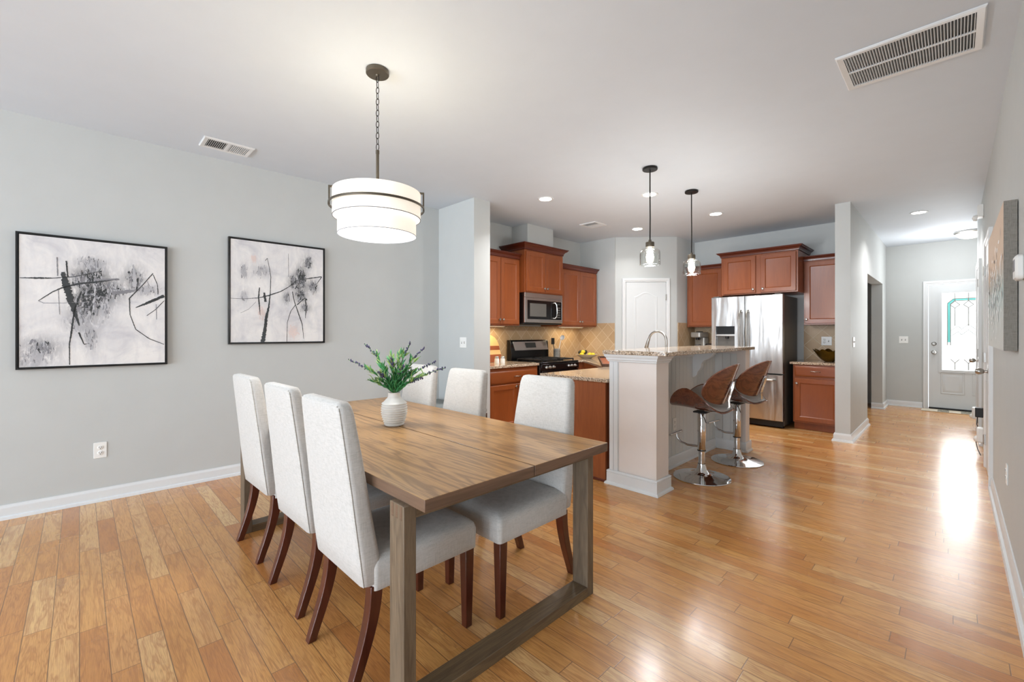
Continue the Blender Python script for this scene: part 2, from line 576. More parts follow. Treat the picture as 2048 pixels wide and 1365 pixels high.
# ================================================================== SETTING
ZC = 2.74
struct('floor', MB().box(-6.2, 3.4, -6.1, 10.2, -0.1, 0.0), M['floor'])
struct('ceiling', MB().box(-6.2, 3.4, -6.1, 10.2, ZC, ZC + 0.1), M['ceil'])
LX = lambda y: -4.375 - (3.084 - y) * 0.0275     # left wall plane, a touch out of square
struct('wall_left', MB().prism([(LX(-5.5), -5.5), (LX(3.084), 3.084), (-4.9, 3.084), (-4.9, -5.5)], 0, ZC), M['wall'])
struct('wall_column', MB().box(-4.7, -3.713, 3.084, 3.32, 0, ZC), M['wall'])
struct('wall_kitchen', MB().box(-4.7, -4.375, 3.32, 5.92, 0, ZC), M['wall'])
struct('wall_chase', MB().box(-4.375, -4.08, 4.33, 4.87, 2.35, ZC), M['wall'])
# corner pantry: one solid in plan with the door on its diagonal face
A0 = (-3.712, 5.936); B0 = (-3.03, 6.572)
struct('wall_pantry', MB().prism([(-4.7, 5.92), (-3.712, 5.92), A0, B0, (-3.02, 6.59), (-3.02, 7.23), (-4.7, 7.23)], 0, ZC), M['wall'])
struct('wall_fridge', MB().box(-4.7, -0.973, 7.23, 7.36, 0, ZC), M['wall'])
w = MB().box(-0.973, -0.83, 6.22, 7.60, 0, ZC); w.box(-0.973, -0.83, 7.60, 9.363, 2.055, ZC); w.box(-0.973, -0.83, 9.363, 9.98, 0, ZC)
struct('wall_hall', w, M['wall'])
w = MB().box(-3.5, -0.35, 9.98, 10.12, 0, ZC); w.box(-0.35, 0.66, 9.98, 10.12, 2.06, ZC); w.box(0.66, 2.0, 9.98, 10.12, 0, ZC)
struct('wall_far', w, M['wall'])
struct('wall_right', MB().box(0.216, 0.36, -1.2, 8.6, 0, ZC), M['wall'])
w = MB().box(0.36, 3.2, -1.2, -1.06, 0, ZC); w.box(3.06, 3.2, -5.5, -1.2, 0, ZC)
struct('wall_side', w, M['wall'])
w = MB().box(0.36, 2.0, 8.46, 8.6, 0, ZC); w.box(1.85, 2.0, 8.6, 9.98, 0, ZC)
struct('wall_entry', w, M['wall'])
w = MB().box(-3.5, -3.36, 7.36, 9.98, 0, ZC); struct('wall_dark_room', w, M['darkroom'])
# back wall with a wide glazed opening and a smaller one added to even out the light
w = MB().box(-4.9, -4.1, -5.65, -5.5, 0, ZC)
for a, b in ((-4.1, -0.6), (0.2, 2.6)):
    w.box(a, b, -5.65, -5.5, 2.42, ZC); w.box(a, b, -5.65, -5.5, 0, 0.12)
w.box(-0.6, 0.2, -5.65, -5.5, 0, ZC); w.box(2.6, 3.2, -5.65, -5.5, 0, ZC)
struct('wall_back', w, M['wall'])


def window(name, x0, x1, z0, z1, y, panes):
    f = MB(); t = 0.05
    f.box(x0, x1, y - 0.04, y + 0.02, z0, z0 + t); f.box(x0, x1, y - 0.04, y + 0.02, z1 - t, z1)
    for i in range(panes + 1):
        x = x0 + (x1 - x0) * i / panes
        a, b = (x, x + t) if i == 0 else ((x - t, x) if i == panes else (x - t / 2, x + t / 2))
        f.box(a, b, y - 0.04, y + 0.02, z0 + t, z1 - t)
    o = struct(name, f, M['trim'])
    g = MB().box(x0 + t, x1 - t, y - 0.012, y - 0.008, z0 + t, z1 - t)
    g.build('pane', M['winglass'], o)
    return o


window('window_1', -4.1, -0.6, 0.12, 2.42, -5.58, 4)
window('added_window_2', 0.2, 2.6, 0.12, 2.42, -5.58, 3)  # unseen second window, added to spread the light more evenly


def baseboard(name, pts, h=0.095, t=0.014, shoe=0.02, flip=1):
    """runs along pts (plan polyline); the room is on the left of the travel direction * flip"""
    prof = [(0, h), (t * 0.45, h), (t * 0.6, h - 0.008), (t * 0.95, h - 0.016), (t, h - 0.022), (t, 0.024), (t + shoe * 0.55, 0.02), (t + shoe * 0.75, 0.009), (t + shoe * 0.78, 0.0), (0, 0)]
    P = [Vector(p) for p in pts]; n = len(P); rings = []
    for i in range(n):
        d0 = (P[i] - P[i - 1]).normalized() if i > 0 else None
        d1 = (P[i + 1] - P[i]).normalized() if i < n - 1 else None
        if d0 is None: d0 = d1
        if d1 is None: d1 = d0
        n0 = Vector((-d0.y, d0.x)) * flip; n1 = Vector((-d1.y, d1.x)) * flip
        m = (n0 + n1); m = m / max(1e-6, m.dot(n0))
        rings.append([(P[i].x + m.x * o, P[i].y + m.y * o, z) for o, z in prof])
    return MB().loft(rings)


struct('baseboard_left', baseboard('b', [(LX(-5.5), -5.5), (LX(3.084), 3.084), (-3.713, 3.084), (-3.713, 3.32)], flip=-1), M['trim'])
struct('baseboard_right', baseboard('b', [(0.216, -1.2), (0.216, 5.17)]), M['trim'])
struct('baseboard_hall', baseboard('b', [(-0.973, 6.50), (-0.973, 6.22), (-0.83, 6.22), (-0.83, 7.60), (-0.973, 7.60)], flip=-1), M['trim'])
struct('baseboard_far', baseboard('b', [(-0.973, 9.363), (-0.83, 9.363), (-0.83, 9.98), (-0.375, 9.98)], flip=-1), M['trim'])
struct('baseboard_entry', baseboard('b', [(0.216, 7.05), (0.216, 7.26)]), M['trim'])
struct('baseboard_back', baseboard('b', [(0.2, -5.5), (-0.6, -5.5)], flip=-1), M['trim'])


def rect_rings(mb, rings, T=None):
    """nested outlines: each ring = (list of (x,z), y); bridged in order, last one filled"""
    mb.loft([[(x, y, z) for x, z in o] for o, y in rings], cap0=False, cap1=True)


def rct(x0, x1, z0, z1, i=0.0):
    return [(x0 + i, z0 + i), (x1 - i, z0 + i), (x1 - i, z1 - i), (x0 + i, z1 - i)]


# ------------------------------------------------ pantry door (arched two panel)
ang = math.atan2(B0[1] - A0[1], B0[0] - A0[0])


def framed_door(name, loc, rz, x0, x1, zt, casw, slab_builder, thick=0.02, proud=0.014):
    o = MB()
    # slab
    slab_builder(o)
    d = o.build(name, M['door'], None, 0.0, 35, kind='structure')
    d.location = loc; d.rotation_euler = (0, 0, rz)
    XF[d.name] = Matrix.Translation(loc) @ Matrix.Rotation(rz, 4, 'Z')
    c = MB()
    a, b, t = x0 - 0.006, x1 + 0.006, zt + 0.006
    # stepped casing, mitred: rings along left leg, head, right leg
    prof = [(0.0, 0.0), (0.0, -0.012), (0.006, -0.017), (casw * 0.35, -0.018), (casw * 0.45, -0.024), (casw * 0.9, -0.026), (casw, -0.022), (casw, 0.0)]
    rings = []
    for (x, z, sx, sz) in ((a, 0.0, -1, 0), (a, t, -1, 1), (b, t, 1, 1), (b, 0.0, 1, 0)):
        rings.append([(x + sx * p, y, z + sz * p) for p, y in prof])
    c.loft(rings)
    c.build('door_casing', M['trim'], d, 0.0, 30)
    return d


def arch_outline(x0, x1, z0, zs, zt, ins=0.0, n=14):
    x0 += ins; x1 -= ins; z0 += ins; zs -= ins; zt -= ins
    pts = [(x0, z0), (x1, z0), (x1, zs)]
    for i in range(1, n):
        t = i / n
        x = x1 + (x0 - x1) * t
        pts.append((x, zs + (zt - zs) * (0.5 - 0.5 * math.cos(2 * PI * t)) ** 1.0))
    pts.append((x0, zs))
    return pts


def pantry_slab(o):
    o.box(0.162, 0.77, -0.012, 0.0, 0.01, 2.036)
    for z0, zs, zt in ((0.98, 1.815, 1.885),):
        R = lambda i: arch_outline(0.283, 0.642, z0, zs, zt, i)
        rect_rings(o, [(R(0), -0.012), (R(0.006), -0.017), (R(0.012), -0.018), (R(0.022), -0.0135), (R(0.045), -0.0165), (R(0.06), -0.0165)])
    R = lambda i: rct(0.283, 0.642, 0.25, 0.83, i)
    rect_rings(o, [(R(0), -0.012), (R(0.006), -0.017), (R(0.012), -0.018), (R(0.022), -0.0135), (R(0.045), -0.0165), (R(0.06), -0.0165)])


pd = framed_door('door_1', (A0[0], A0[1], 0), ang, 0.162, 0.77, 2.036, 0.055, pantry_slab)
for z in (1.80, 1.02, 0.22):
    MB().box(0.764, 0.782, -0.024, -0.010, z - 0.045, z + 0.045).cyl((0.773, -0.026, z - 0.048), 0.006, 0.096, 10).build('hinge', M['nickel'], pd)


def front_slab(o):
    o.box(-0.30, 0.61, -0.02, 0.05, 0.035, 2.035)
    # glass surround
    g0, g1, h0, h1 = -0.143, 0.453, 0.651, 1.895
    o.prism_xz([(g0 - 0.04, h0 - 0.04), (g1 + 0.04, h0 - 0.04), (g1 + 0.04, h0), (g0 - 0.04, h0)], -0.034, -0.02)
    o.box(g0 - 0.04, g1 + 0.04, -0.036, -0.018, h1, h1 + 0.04)
    o.box(g0 - 0.04, g0, -0.036, -0.018, h0, h1); o.box(g1, g1 + 0.04, -0.036, -0.018, h0, h1)
    for a, b in ((-0.16, 0.115), (0.195, 0.47)):
        R = lambda i: rct(a, b, 0.26, 0.61, i)
        rect_rings(o, [(R(0), -0.020), (R(0.008), -0.028), (R(0.016), -0.028), (R(0.028), -0.0205), (R(0.05), -0.027), (R(0.07), -0.027)])


fd = framed_door('door_2', (0, 9.98, 0), 0.0, -0.30, 0.61, 2.035, 0.062, front_slab)
# leaded pane
pane = MB().box(-0.143, 0.453, -0.026, -0.021, 0.651, 1.895).build('glass_pane', M['doorglass'], fd, label='bright leaded glass with clear bevelled pieces')
tb = MB()


def flat_poly(mb, pts, y0, y1): mb.prism_xz(pts, y0, y1)


tw = 0.035
x0, x1, zt = -0.08, 0.39, 1.80
tb.box(x0, x0 + tw, -0.0275, -0.0262, 1.10, zt - 0.07)
flat_poly(tb, [(x0, zt - 0.07), (x0 + tw, zt - 0.085), (x0 + 0.085, zt - tw), (x0 + 0.07, zt)], -0.0275, -0.0262)
tb.box(x0 + 0.07, x1 - 0.07, -0.0275, -0.0262, zt - tw, zt)
flat_poly(tb, [(x1 - 0.07, zt), (x1 - 0.085, zt - tw), (x1 - tw, zt - 0.085), (x1, zt - 0.07)], -0.0275, -0.0262)
tb.box(x1 - tw, x1, -0.0275, -0.0262, 1.10, zt - 0.07)
tb.build('teal_border', M['tealglass'], pane)
cm = MB()


def came(pts, r=0.0058):
    for a, b in zip(pts, pts[1:]): cm.tube([(a[0], -0.0285, a[1]), (b[0], -0.0285, b[1])], r, 6)


came([(x0, 1.05), (x0, zt - 0.07), (x0 + 0.07, zt), (x1 - 0.07, zt), (x1, zt - 0.07), (x1, 1.05)])
came([(x0 + tw, 1.05), (x0 + tw, zt - 0.085), (x0 + 0.085, zt - tw), (x1 - 0.085, zt - tw), (x1 - tw, zt - 0.085), (x1 - tw, 1.05)])
for cx in (0.005, 0.155, 0.305):
    came([(cx - 0.055, 1.70), (cx, 1.65), (cx + 0.055, 1.70), (cx, 1.76), (cx - 0.055, 1.70)]); came([(cx, 1.65), (cx, 1.36)])
    came([(cx, 1.76), (cx, 1.89)])
    came([(cx - 0.05, 0.83), (cx, 0.77), (cx + 0.05, 0.83)]); came([(cx, 0.77), (cx, 0.66)])
for dz in (0, 0.09):
    came([(-0.04, 1.20 + dz), (0.04, 1.27 + dz), (0.08, 1.22 + dz), (0.155, 1.30 + dz), (0.23, 1.22 + dz), (0.27, 1.27 + dz), (0.35, 1.20 + dz)], 0.004)
cm.build('lead_came', M['steel_dull'], pane)
for z, nm in ((1.073, 'deadbolt'), (0.935, 'door_knob')):
    k = MB().lathe([(0.034, 0.0), (0.034, 0.006), (0.028, 0.012), (0.012, 0.016), (0.012, 0.03), (0.026, 0.036), (0.028, 0.05), (0.02, 0.06), (0.001, 0.062)] if nm == 'door_knob' else [(0.032, 0), (0.032, 0.008), (0.022, 0.016), (0.02, 0.024), (0.001, 0.026)], (-0.237, -0.02, z), 20, True, True, 'Y')
    k.build(nm, M['nickel'], fd)
MB().box(-0.30, 0.61, -0.04, 0.05, 0.0, 0.03).build('threshold', M['darkmetal'], fd)


# right wall doors: local x along -Y world? local frame rotated so that local -y faces -X
def side_slab(o):
    o.box(0.0, 0.72, -0.012, 0.0, 0.01, 2.03)
    for z0, z1 in ((0.25, 0.83), (0.98, 1.85)):
        for a, b in ((0.09, 0.33), (0.39, 0.63)):
            R = lambda i: rct(a, b, z0, z1, i)
            rect_rings(o, [(R(0), -0.012), (R(0.01), -0.016), (R(0.02), -0.0125), (R(0.05), -0.0155)])


for i, (yn, nm) in enumerate(((5.24, 'door_3'), (7.32, 'door_4'))):
    # rotation -90 deg: local x -> world -y, local -y -> world -x
    d = framed_door(nm, (0.216, yn + 0.72, 0), -PI / 2, 0.0, 0.72, 2.03, 0.06, side_slab)
    kx = 0.65 if i == 0 else 0.07
    if i == 1: kx = 0.65
    MB().lathe([(0.033, 0.0), (0.033, 0.004), (0.026, 0.010), (0.011, 0.014), (0.010, 0.030), (0.018, 0.036), (0.026, 0.050), (0.027, 0.066), (0.018, 0.082), (0.001, 0.086)], (kx if i == 0 else 0.65, -0.012, 0.93), 24, True, True, 'Y').build('door_knob', M['nickel'], d)
    for z in (1.82, 1.02, 0.26):
        hx = 0.72 if i else 0.0
        MB().cyl((hx + (0.004 if i else -0.004), -0.024, z - 0.045), 0.007, 0.09, 10).box(hx - 0.012, hx + 0.012, -0.022, -0.012, z - 0.044, z + 0.044).build('hinge', M['nickel'], d)


# ================================================================== LIVING THINGS OF THE ROOM
# ------------------------------------------------ dining table
TX0, TX1, TY0, TY1, TZ = -3.17, -1.13, 0.745, 1.742, 0.738
tb_ = thing('dining_table', 'long brown oak dining table on two square timber frames, vase on top', 'table', ((TX0 + TX1) / 2, (TY0 + TY1) / 2, 0))
t0 = TZ - 0.040
ym = (TY0 + TY1) / 2 - 0.004
for (a, b) in ((TY0, ym - 0.0025), (ym + 0.0025, TY1)):
    s = MB(); s.box(TX0, TX1, a, b, t0, TZ)
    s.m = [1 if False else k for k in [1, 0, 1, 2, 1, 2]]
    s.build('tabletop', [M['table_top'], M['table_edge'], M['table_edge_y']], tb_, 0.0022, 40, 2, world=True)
MB().box(TX0 + 0.25, TX1 - 0.25, TY0 + 0.12, TY0 + 0.2, t0 - 0.05, t0).box(TX0 + 0.25, TX1 - 0.25, TY1 - 0.2, TY1 - 0.12, t0 - 0.05, t0).build('apron_rail', M['table_edge'], tb_, 0.002, world=True)
for xo in (-1.215, TX0 + 0.085):
    xa, xb = (xo - 0.088, xo)
    for (a, b) in ((0.724, 0.769), (1.703, 1.748)):
        MB().box(xa, xb, a, b, 0.0, t0 - 0.0005).build('leg', M['table_leg'], tb_, 0.002, world=True)
    MB().box(xa, xb, 0.7692, 1.7028, 0.0, 0.045).build('floor_rail', M['table_rail'], tb_, 0.002, world=True)
    MB().box(xa, xb, 0.7692, 1.7028, t0 - 0.046, t0 - 0.001).build('top_rail', M['table_rail'], tb_, 0.002, world=True)
    # finger joint lines at leg heads
    fj = MB()
    for k in range(3): fj.box(xa + 0.012 + k * 0.026, xa + 0.024 + k * 0.026, 0.7234, 0.7244, t0 - 0.046, t0 - 0.002)
    fj.build('finger_joint', M['table_edge'], tb_, 0, world=True)


# ------------------------------------------------ dining chairs
def make_chair():
    t = thing('dining_chair', 'x', 'chair')
    # backrest: (z, rear y, front y, half width)
    L = [(0.352, 0.060, 0.130, 0.198), (0.36, 0.048, 0.136, 0.208), (0.45, 0.036, 0.118, 0.210), (0.55, 0.024, 0.100, 0.207), (0.68, 0.010, 0.080, 0.200),
         (0.80, -0.004, 0.063, 0.193), (0.90, -0.016, 0.047, 0.186), (0.965, -0.024, 0.036, 0.181), (0.988, -0.0265, 0.029, 0.177), (1.001, -0.022, 0.022, 0.168), (1.006, -0.008, 0.012, 0.15)]
    rings = []
    for z, y0, y1, w_ in L:
        r = min(0.022, (y1 - y0) * 0.42)
        rings.append([(x, y, z + 0.008 * (1 - (x / w_) ** 2) * (1 if z > 0.98 else 0)) for x, y in rrect(-w_, w_, y0, y1, r, 5)])
    bk = MB().loft(rings).build('backrest', M['linen'], t, 0, 60)
    sm = MB()
    for sx in (-1, 1):
        sm.tube([(sx * (w_ - 0.006), y0 + 0.0055, z) for z, y0, y1, w_ in L[1:9]], 0.0022, 6)
    sm.tube([(x, -0.0235, 0.9935) for x in (-0.166, -0.09, 0.0, 0.09, 0.166)], 0.002, 6)
    sm.build('seam', M['seam'], bk, 0, 60)
    # seat
    rings = []
    for z, ins, y1 in ((0.332, 0.006, 0.552), (0.336, 0.0, 0.558), (0.36, 0.0, 0.558), (0.415, -0.002, 0.560), (0.436, 0.004, 0.554), (0.449, 0.018, 0.540), (0.457, 0.045, 0.512), (0.462, 0.09, 0.465)):
        w_ = 0.215 - ins
        rings.append([(x, y, z + (0.012 if z > 0.44 else 0) * (1 - (x / w_) ** 2)) for x, y in rrect(-w_, w_, 0.085 + max(0, ins), y1, 0.02, 5)])
    MB().loft(rings).build('seat', M['linen'], t, 0, 60)
    for sx in (-1, 1):
        x = sx * 0.185
        rg = [[(x + a * s, 0.525 + b * s, z) for a, b in ((-1, -1), (1, -1), (1, 1), (-1, 1))] for z, s in ((0.0, 0.016), (0.345, 0.0225))]
        MB().loft(rg).build('leg', M['chair_leg'], t, 0.003)
        rg = []
        for k in range(11):
            u = k / 10; z = 0.352 * u
            yc = 0.017 + 0.085 * math.sin(u * PI / 2) ** 1.1
            s = 0.0165 + 0.0065 * u
            rg.append([(x + a * s, yc + b * s, z) for a, b in ((-1, -1), (1, -1), (1, 1), (-1, 1))])
        MB().loft(rg).build('leg', M['chair_leg'], t, 0.003, 40)
    return t


chair = make_chair()
G = 'upholstered parsons chairs around the dining table'
SPOTS = [
    (-1.645, 0.648, 0.0, 'cream linen high-back chair on the near side, closest to the camera'),
    (-2.205, 0.668, 0.01, 'cream linen high-back chair, middle one of the near-side row of three'),
    (-2.835, 0.672, 0.02, 'cream linen high-back chair of the near-side row, furthest left by the wall art'),
    (-1.585, 1.838, PI, 'cream linen high-back chair across the table, nearest the kitchen peninsula panel'),
    (-2.285, 1.845, PI, 'cream linen high-back chair across the table, middle of the far-side row'),
    (-2.84, 1.85, PI, 'cream linen high-back chair across the table, behind the lavender vase'),
]
for i, (x, y, r, lab) in enumerate(SPOTS):
    o = chair if i == 0 else copy_tree(chair)
    place(o, (x, y, 0), r); o['label'] = lab; o['group'] = G

# ------------------------------------------------ vase and lavender
vx, vy = -2.173, 1.235
prof = [(0.001, 0.0), (0.045, 0.0), (0.050, 0.004)]
n = 10
for i in range(n):
    z = 0.010 + i * 0.0145; u = i / (n - 1)
    R = 0.050 + 0.0175 * math.sin(min(1, u * 1.05) * PI * 0.72)
    prof += [(R - 0.0015, z), (R + 0.0050, z + 0.0015), (R + 0.0025, z + 0.0050), (R - 0.003, z + 0.009)]
prof += [(0.054, 0.156), (0.045, 0.168), (0.036, 0.178), (0.0325, 0.188), (0.032, 0.205), (0.034, 0.210), (0.031, 0.211), (0.029, 0.205), (0.029, 0.175)]
prof = [(a, b * 0.86) for a, b in prof]
v = MB().lathe(prof, (0, 0, 0), 48, True, False).build('vase', M['ceramic'], None, 0, 50)
place(v, (vx, vy, TZ)); tag(v, 'white ribbed ceramic vase standing in the middle of the oak table', 'vase')
v.location = (vx, vy, TZ)
bq = thing('lavender_bouquet', 'bunch of artificial lavender stems with green leaves standing in the white vase', 'flowers', (vx, vy, TZ + 0.02))
rnd = random.Random(11)
right = Vector((math.cos(YAW), math.sin(YAW), 0)); fwd = Vector((-math.sin(YAW), math.cos(YAW), 0))


def leaf(mb, p, d, L, w):
    d = d.normalized(); s = d.cross(Vector((rnd.uniform(-1, 1), rnd.uniform(-1, 1), rnd.uniform(-1, 1))))
    s.normalize(); nn = d.cross(s)
    bend = nn * L * 0.18
    pts = [p, p + d * L * 0.35 + bend * 0.6, p + d * L * 0.7 + bend * 0.8, p + d * L]
    ws = [0.25 * w, w, 0.75 * w, 0.05 * w]
    vs = []
    for q, ww in zip(pts, ws): vs += [q - s * ww, q + nn * ww * 0.25, q + s * ww]
    fs = []
    for i in range(3):
        a = i * 3
        fs += [(a, a + 1, a + 4, a + 3), (a + 1, a + 2, a + 5, a + 4)]
    mb.add([tuple(q) for q in vs], fs)


# (sideways, up, depth) tips in metres, relative to the vase mouth
TIPS = [(-0.30, 0.22, 0.02, 1), (-0.19, 0.325, 0.0, 1), (-0.03, 0.27, 0.03, 0), (0.10, 0.335, 0.02, 1), (0.20, 0.30, -0.02, 1), (0.255, 0.205, 0.05, 1), (0.33, 0.17, 0.0, 1),
        (0.0, 0.235, -0.06, 2), (-0.08, 0.15, -0.06, 2), (0.075, 0.19, -0.05, 2), (0.12, 0.15, 0.06, 2), (-0.13, 0.20, 0.05, 0), (0.03, 0.28, 0.06, 0), (0.19, 0.11, -0.04, 1), (-0.16, 0.10, -0.03, 0), (0.15, 0.24, 0.08, 0), (-0.06, 0.24, 0.10, 0)]
M0 = Vector((0, 0, 0.150))
for sx, up, dp, kind in TIPS:
    sx *= 0.86; up *= 0.86
    tip = M0 + right * sx + fwd * dp + Vector((0, 0, up))
    ctrl = M0 + (right * sx + fwd * dp) * 0.28 + Vector((0, 0, up * 0.62))
    base = Vector((sx * 0.02, dp * 0.1, 0.02))
    path = []
    for k in range(13):
        u = k / 12
        path.append(M0 * (1 - u) ** 2 + ctrl * 2 * u * (1 - u) + tip * u ** 2)
    st = MB(); st.tube([base] + path, 0.0017, 6)
    lm = 0.78 if kind == 1 else 1.0
    for k in range(46):
        u = rnd.uniform(0.05, lm * 0.86) ** 0.9
        if u > lm: continue
        p = M0 * (1 - u) ** 2 + ctrl * 2 * u * (1 - u) + tip * u ** 2
        tg = (ctrl - M0) * (1 - u) + (tip - ctrl) * u; tg.normalize()
        out = Vector((rnd.uniform(-1, 1), rnd.uniform(-1, 1), rnd.uniform(-0.3, 1)))
        st.mat = 1 if (u < 0.5 or rnd.random() < 0.4) else 2
        leaf(st, p, tg * 0.9 + out * 0.75, rnd.uniform(0.030, 0.055), rnd.uniform(0.0028, 0.005))
    st.mat = 0
    so = st.build('lavender_stem', [M['stem'], M['leaf'], M['leaf2']], bq, 0, 60)
    if kind:
        fb = MB()
        rng_ = (0.70, 1.0) if kind == 1 else (0.72, 1.0)
        m = 26 if kind == 1 else 44
        for k in range(m):
            u = rng_[0] + (rng_[1] - rng_[0]) * k / (m - 1)
            if kind == 1 and k % 5 == 4: continue
            p = M0 * (1 - u) ** 2 + ctrl * 2 * u * (1 - u) + tip * u ** 2
            rr = 0.0055 if kind == 1 else 0.011 * (1 - 0.6 * k / m)
            q = p + Vector((rnd.uniform(-1, 1), rnd.uniform(-1, 1), rnd.uniform(-1, 1))) * rr
            s_ = rnd.uniform(0.0028, 0.0046)
            fb.sph(tuple(q), s_, 6, 4, 1, 1, 1.4)
        fb.build('flower_spike', M['lav'], so, 0, 60)

# ------------------------------------------------ bench seen between the far chairs
bn = thing('bench', 'low dark wood bench with grey cushioned top against the column wall, between the far chairs', 'bench', (-3.75, 2.80, 0))
MB().box(-0.55, 0.33, -0.20, 0.22, 0.34, 0.415).build('seat_frame', M['darkwood'], bn, 0.004)
MB().rrect_z(-0.55, 0.33, -0.21, 0.23, 0.4155, 0.47, 0.03, 5, 0.015).build('cushion', M['slate_fab'], bn, 0, 60)
for a in (-0.50, 0.28):
    for b in (-0.16, 0.18):
        MB().box(a - 0.025, a + 0.025, b - 0.025, b + 0.025, 0, 0.3395).build('leg', M['darkwood'], bn, 0.003)

# ------------------------------------------------ framed abstract paintings on the left wall
S1 =  [([(0.019, 0.622), (0.099, 0.627), (0.176, 0.633), (0.281, 0.652), (0.424, 0.708)], [0.0046, 0.013, 0.0056, 0.0056, 0.0037], 0), ([(0.105, 0.471), (0.17, 0.535), (0.219, 0.569), (0.294, 0.601), (0.358, 0.615), (0.513, 0.651)], [0.0037, 0.0065, 0.0083, 0.013, 0.013, 0.0046], 0), ([(0.105, 0.471), (0.128, 0.457), (0.219, 0.461), (0.345, 0.474)], [0.0037], 1), ([(0.222, 0.68), (0.237, 0.593), (0.256, 0.505), (0.281, 0.4), (0.306, 0.302)], [0.0185, 0.0416, 0.0389, 0.0241, 0.0074], 0), ([(0.24, 0.761), (0.247, 0.647)], [0.0083], 0), ([(0.194, 0.782), (0.197, 0.651)], [0.0065], 1), ([(0.2, 0.555), (0.207, 0.38)], [0.0037], 1), ([(0.316, 0.549), (0.281, 0.418), (0.265, 0.257), (0.255, 0.168), (0.256, 0.022)], [0.0093, 0.0102, 0.0093, 0.0065, 0.0046], 0), ([(0.303, 0.253), (0.329, 0.167), (0.345, 0.171)], [0.0093, 0.0065, 0.0037], 0), ([(0.716, 0.717), (0.657, 0.625), (0.577, 0.514), (0.58, 0.391), (0.613, 0.277), (0.694, 0.204), (0.784, 0.159)], [0.0056, 0.0056, 0.0083, 0.0046, 0.0056, 0.0056, 0.0046], 0), ([(0.716, 0.707), (0.743, 0.631), (0.747, 0.553)], [0.0046], 0), ([(0.613, 0.444), (0.679, 0.481), (0.785, 0.545)], [0.0056, 0.0185, 0.0222], 0), ([(0.679, 0.384), (0.732, 0.434), (0.785, 0.506)], [0.0046], 0), ([(0.479, 0.546), (0.577, 0.566), (0.635, 0.584)], [0.0278, 0.0241, 0.0111], 1), ([(0.384, 0.64), (0.52, 0.652)], [0.0148], 1), ([(0.624, 0.67), (0.62, 0.574)], [0.0111], 0), ([(0.735, 0.474), (0.738, 0.356)], [0.0046], 1), ([(0.598, 0.773), (0.613, 0.602)], [0.0093, 0.0333], 2)]
S2 =  [([(0.006, 0.398), (0.114, 0.399), (0.226, 0.412), (0.309, 0.438), (0.412, 0.482), (0.482, 0.53), (0.555, 0.598), (0.676, 0.628), (0.782, 0.652)], [0.003, 0.003, 0.0061, 0.0107, 0.0076, 0.0061, 0.0061, 0.0091, 0.0091], 0), ([(0.301, 0.778), (0.318, 0.691), (0.33, 0.608), (0.326, 0.476), (0.313, 0.335), (0.292, 0.231), (0.276, 0.101), (0.263, 0.008)], [0.0038, 0.0038, 0.0053, 0.0061, 0.0137, 0.0244, 0.0305, 0.0335], 0), ([(0.284, 0.753), (0.301, 0.778)], [0.0038], 0), ([(0.238, 0.507), (0.23, 0.414), (0.238, 0.332), (0.243, 0.258)], [0.0076, 0.0122, 0.0091, 0.003], 0), ([(0.276, 0.463), (0.286, 0.38)], [0.0183], 0), ([(0.09, 0.272), (0.154, 0.31), (0.21, 0.377)], [0.003], 1), ([(0.514, 0.488), (0.527, 0.412), (0.541, 0.364), (0.573, 0.267), (0.601, 0.18), (0.615, 0.042)], [0.0061, 0.0069, 0.0069, 0.0091, 0.0076, 0.003], 0), ([(0.541, 0.364), (0.5, 0.304), (0.469, 0.197), (0.465, 0.015)], [0.0061, 0.0046, 0.0038, 0.0038], 0), ([(0.555, 0.364), (0.629, 0.437), (0.638, 0.338), (0.629, 0.239)], [0.0091, 0.0076, 0.0122, 0.003], 0), ([(0.478, 0.842), (0.481, 0.621)], [0.003], 1), ([(0.782, 0.647), (0.724, 0.562)], [0.0076, 0.003], 0)]
B1 =  [(0.355, 0.484, 0.047, 0.103, 0, 150), (0.404, 0.569, 0.053, 0.075, 0, 110), (0.371, 0.657, 0.059, 0.056, 0, 70), (0.319, 0.635, 0.047, 0.047, 1, 60), (0.479, 0.565, 0.07, 0.052, 1, 60), (0.126, 0.153, 0.059, 0.047, 1, 35), (0.371, 0.758, 0.07, 0.042, 2, 60), (0.365, 0.212, 0.035, 0.085, 2, 50), (0.294, 0.436, 0.035, 0.075, 1, 50), (0.605, 0.668, 0.047, 0.066, 1, 50), (0.679, 0.588, 0.082, 0.038, 2, 40), (0.424, 0.515, 0.047, 0.047, 1, 60), (0.444, 0.442, 0.035, 0.075, 2, 40), (0.07, 0.086, 0.106, 0.085, 2, 30), (0.306, 0.329, 0.07, 0.056, 2, 40)]
B2 =  [(0.591, 0.631, 0.037, 0.074, 0, 170), (0.555, 0.549, 0.058, 0.029, 0, 90), (0.591, 0.454, 0.041, 0.046, 0, 70), (0.652, 0.774, 0.034, 0.05, 1, 70), (0.114, 0.643, 0.024, 0.058, 2, 50), (0.259, 0.657, 0.058, 0.046, 2, 30), (0.465, 0.427, 0.029, 0.039, 1, 35), (0.695, 0.55, 0.037, 0.05, 1, 60), (0.194, 0.761, 0.019, 0.027, 3, 20), (0.259, 0.286, 0.029, 0.046, 3, 25), (0.518, 0.111, 0.044, 0.054, 3, 30), (0.114, 0.426, 0.029, 0.046, 2, 30), (0.629, 0.338, 0.039, 0.031, 1, 30), (0.518, 0.605, 0.029, 0.039, 1, 30)]
WR = PI / 2 - math.atan(0.0275)


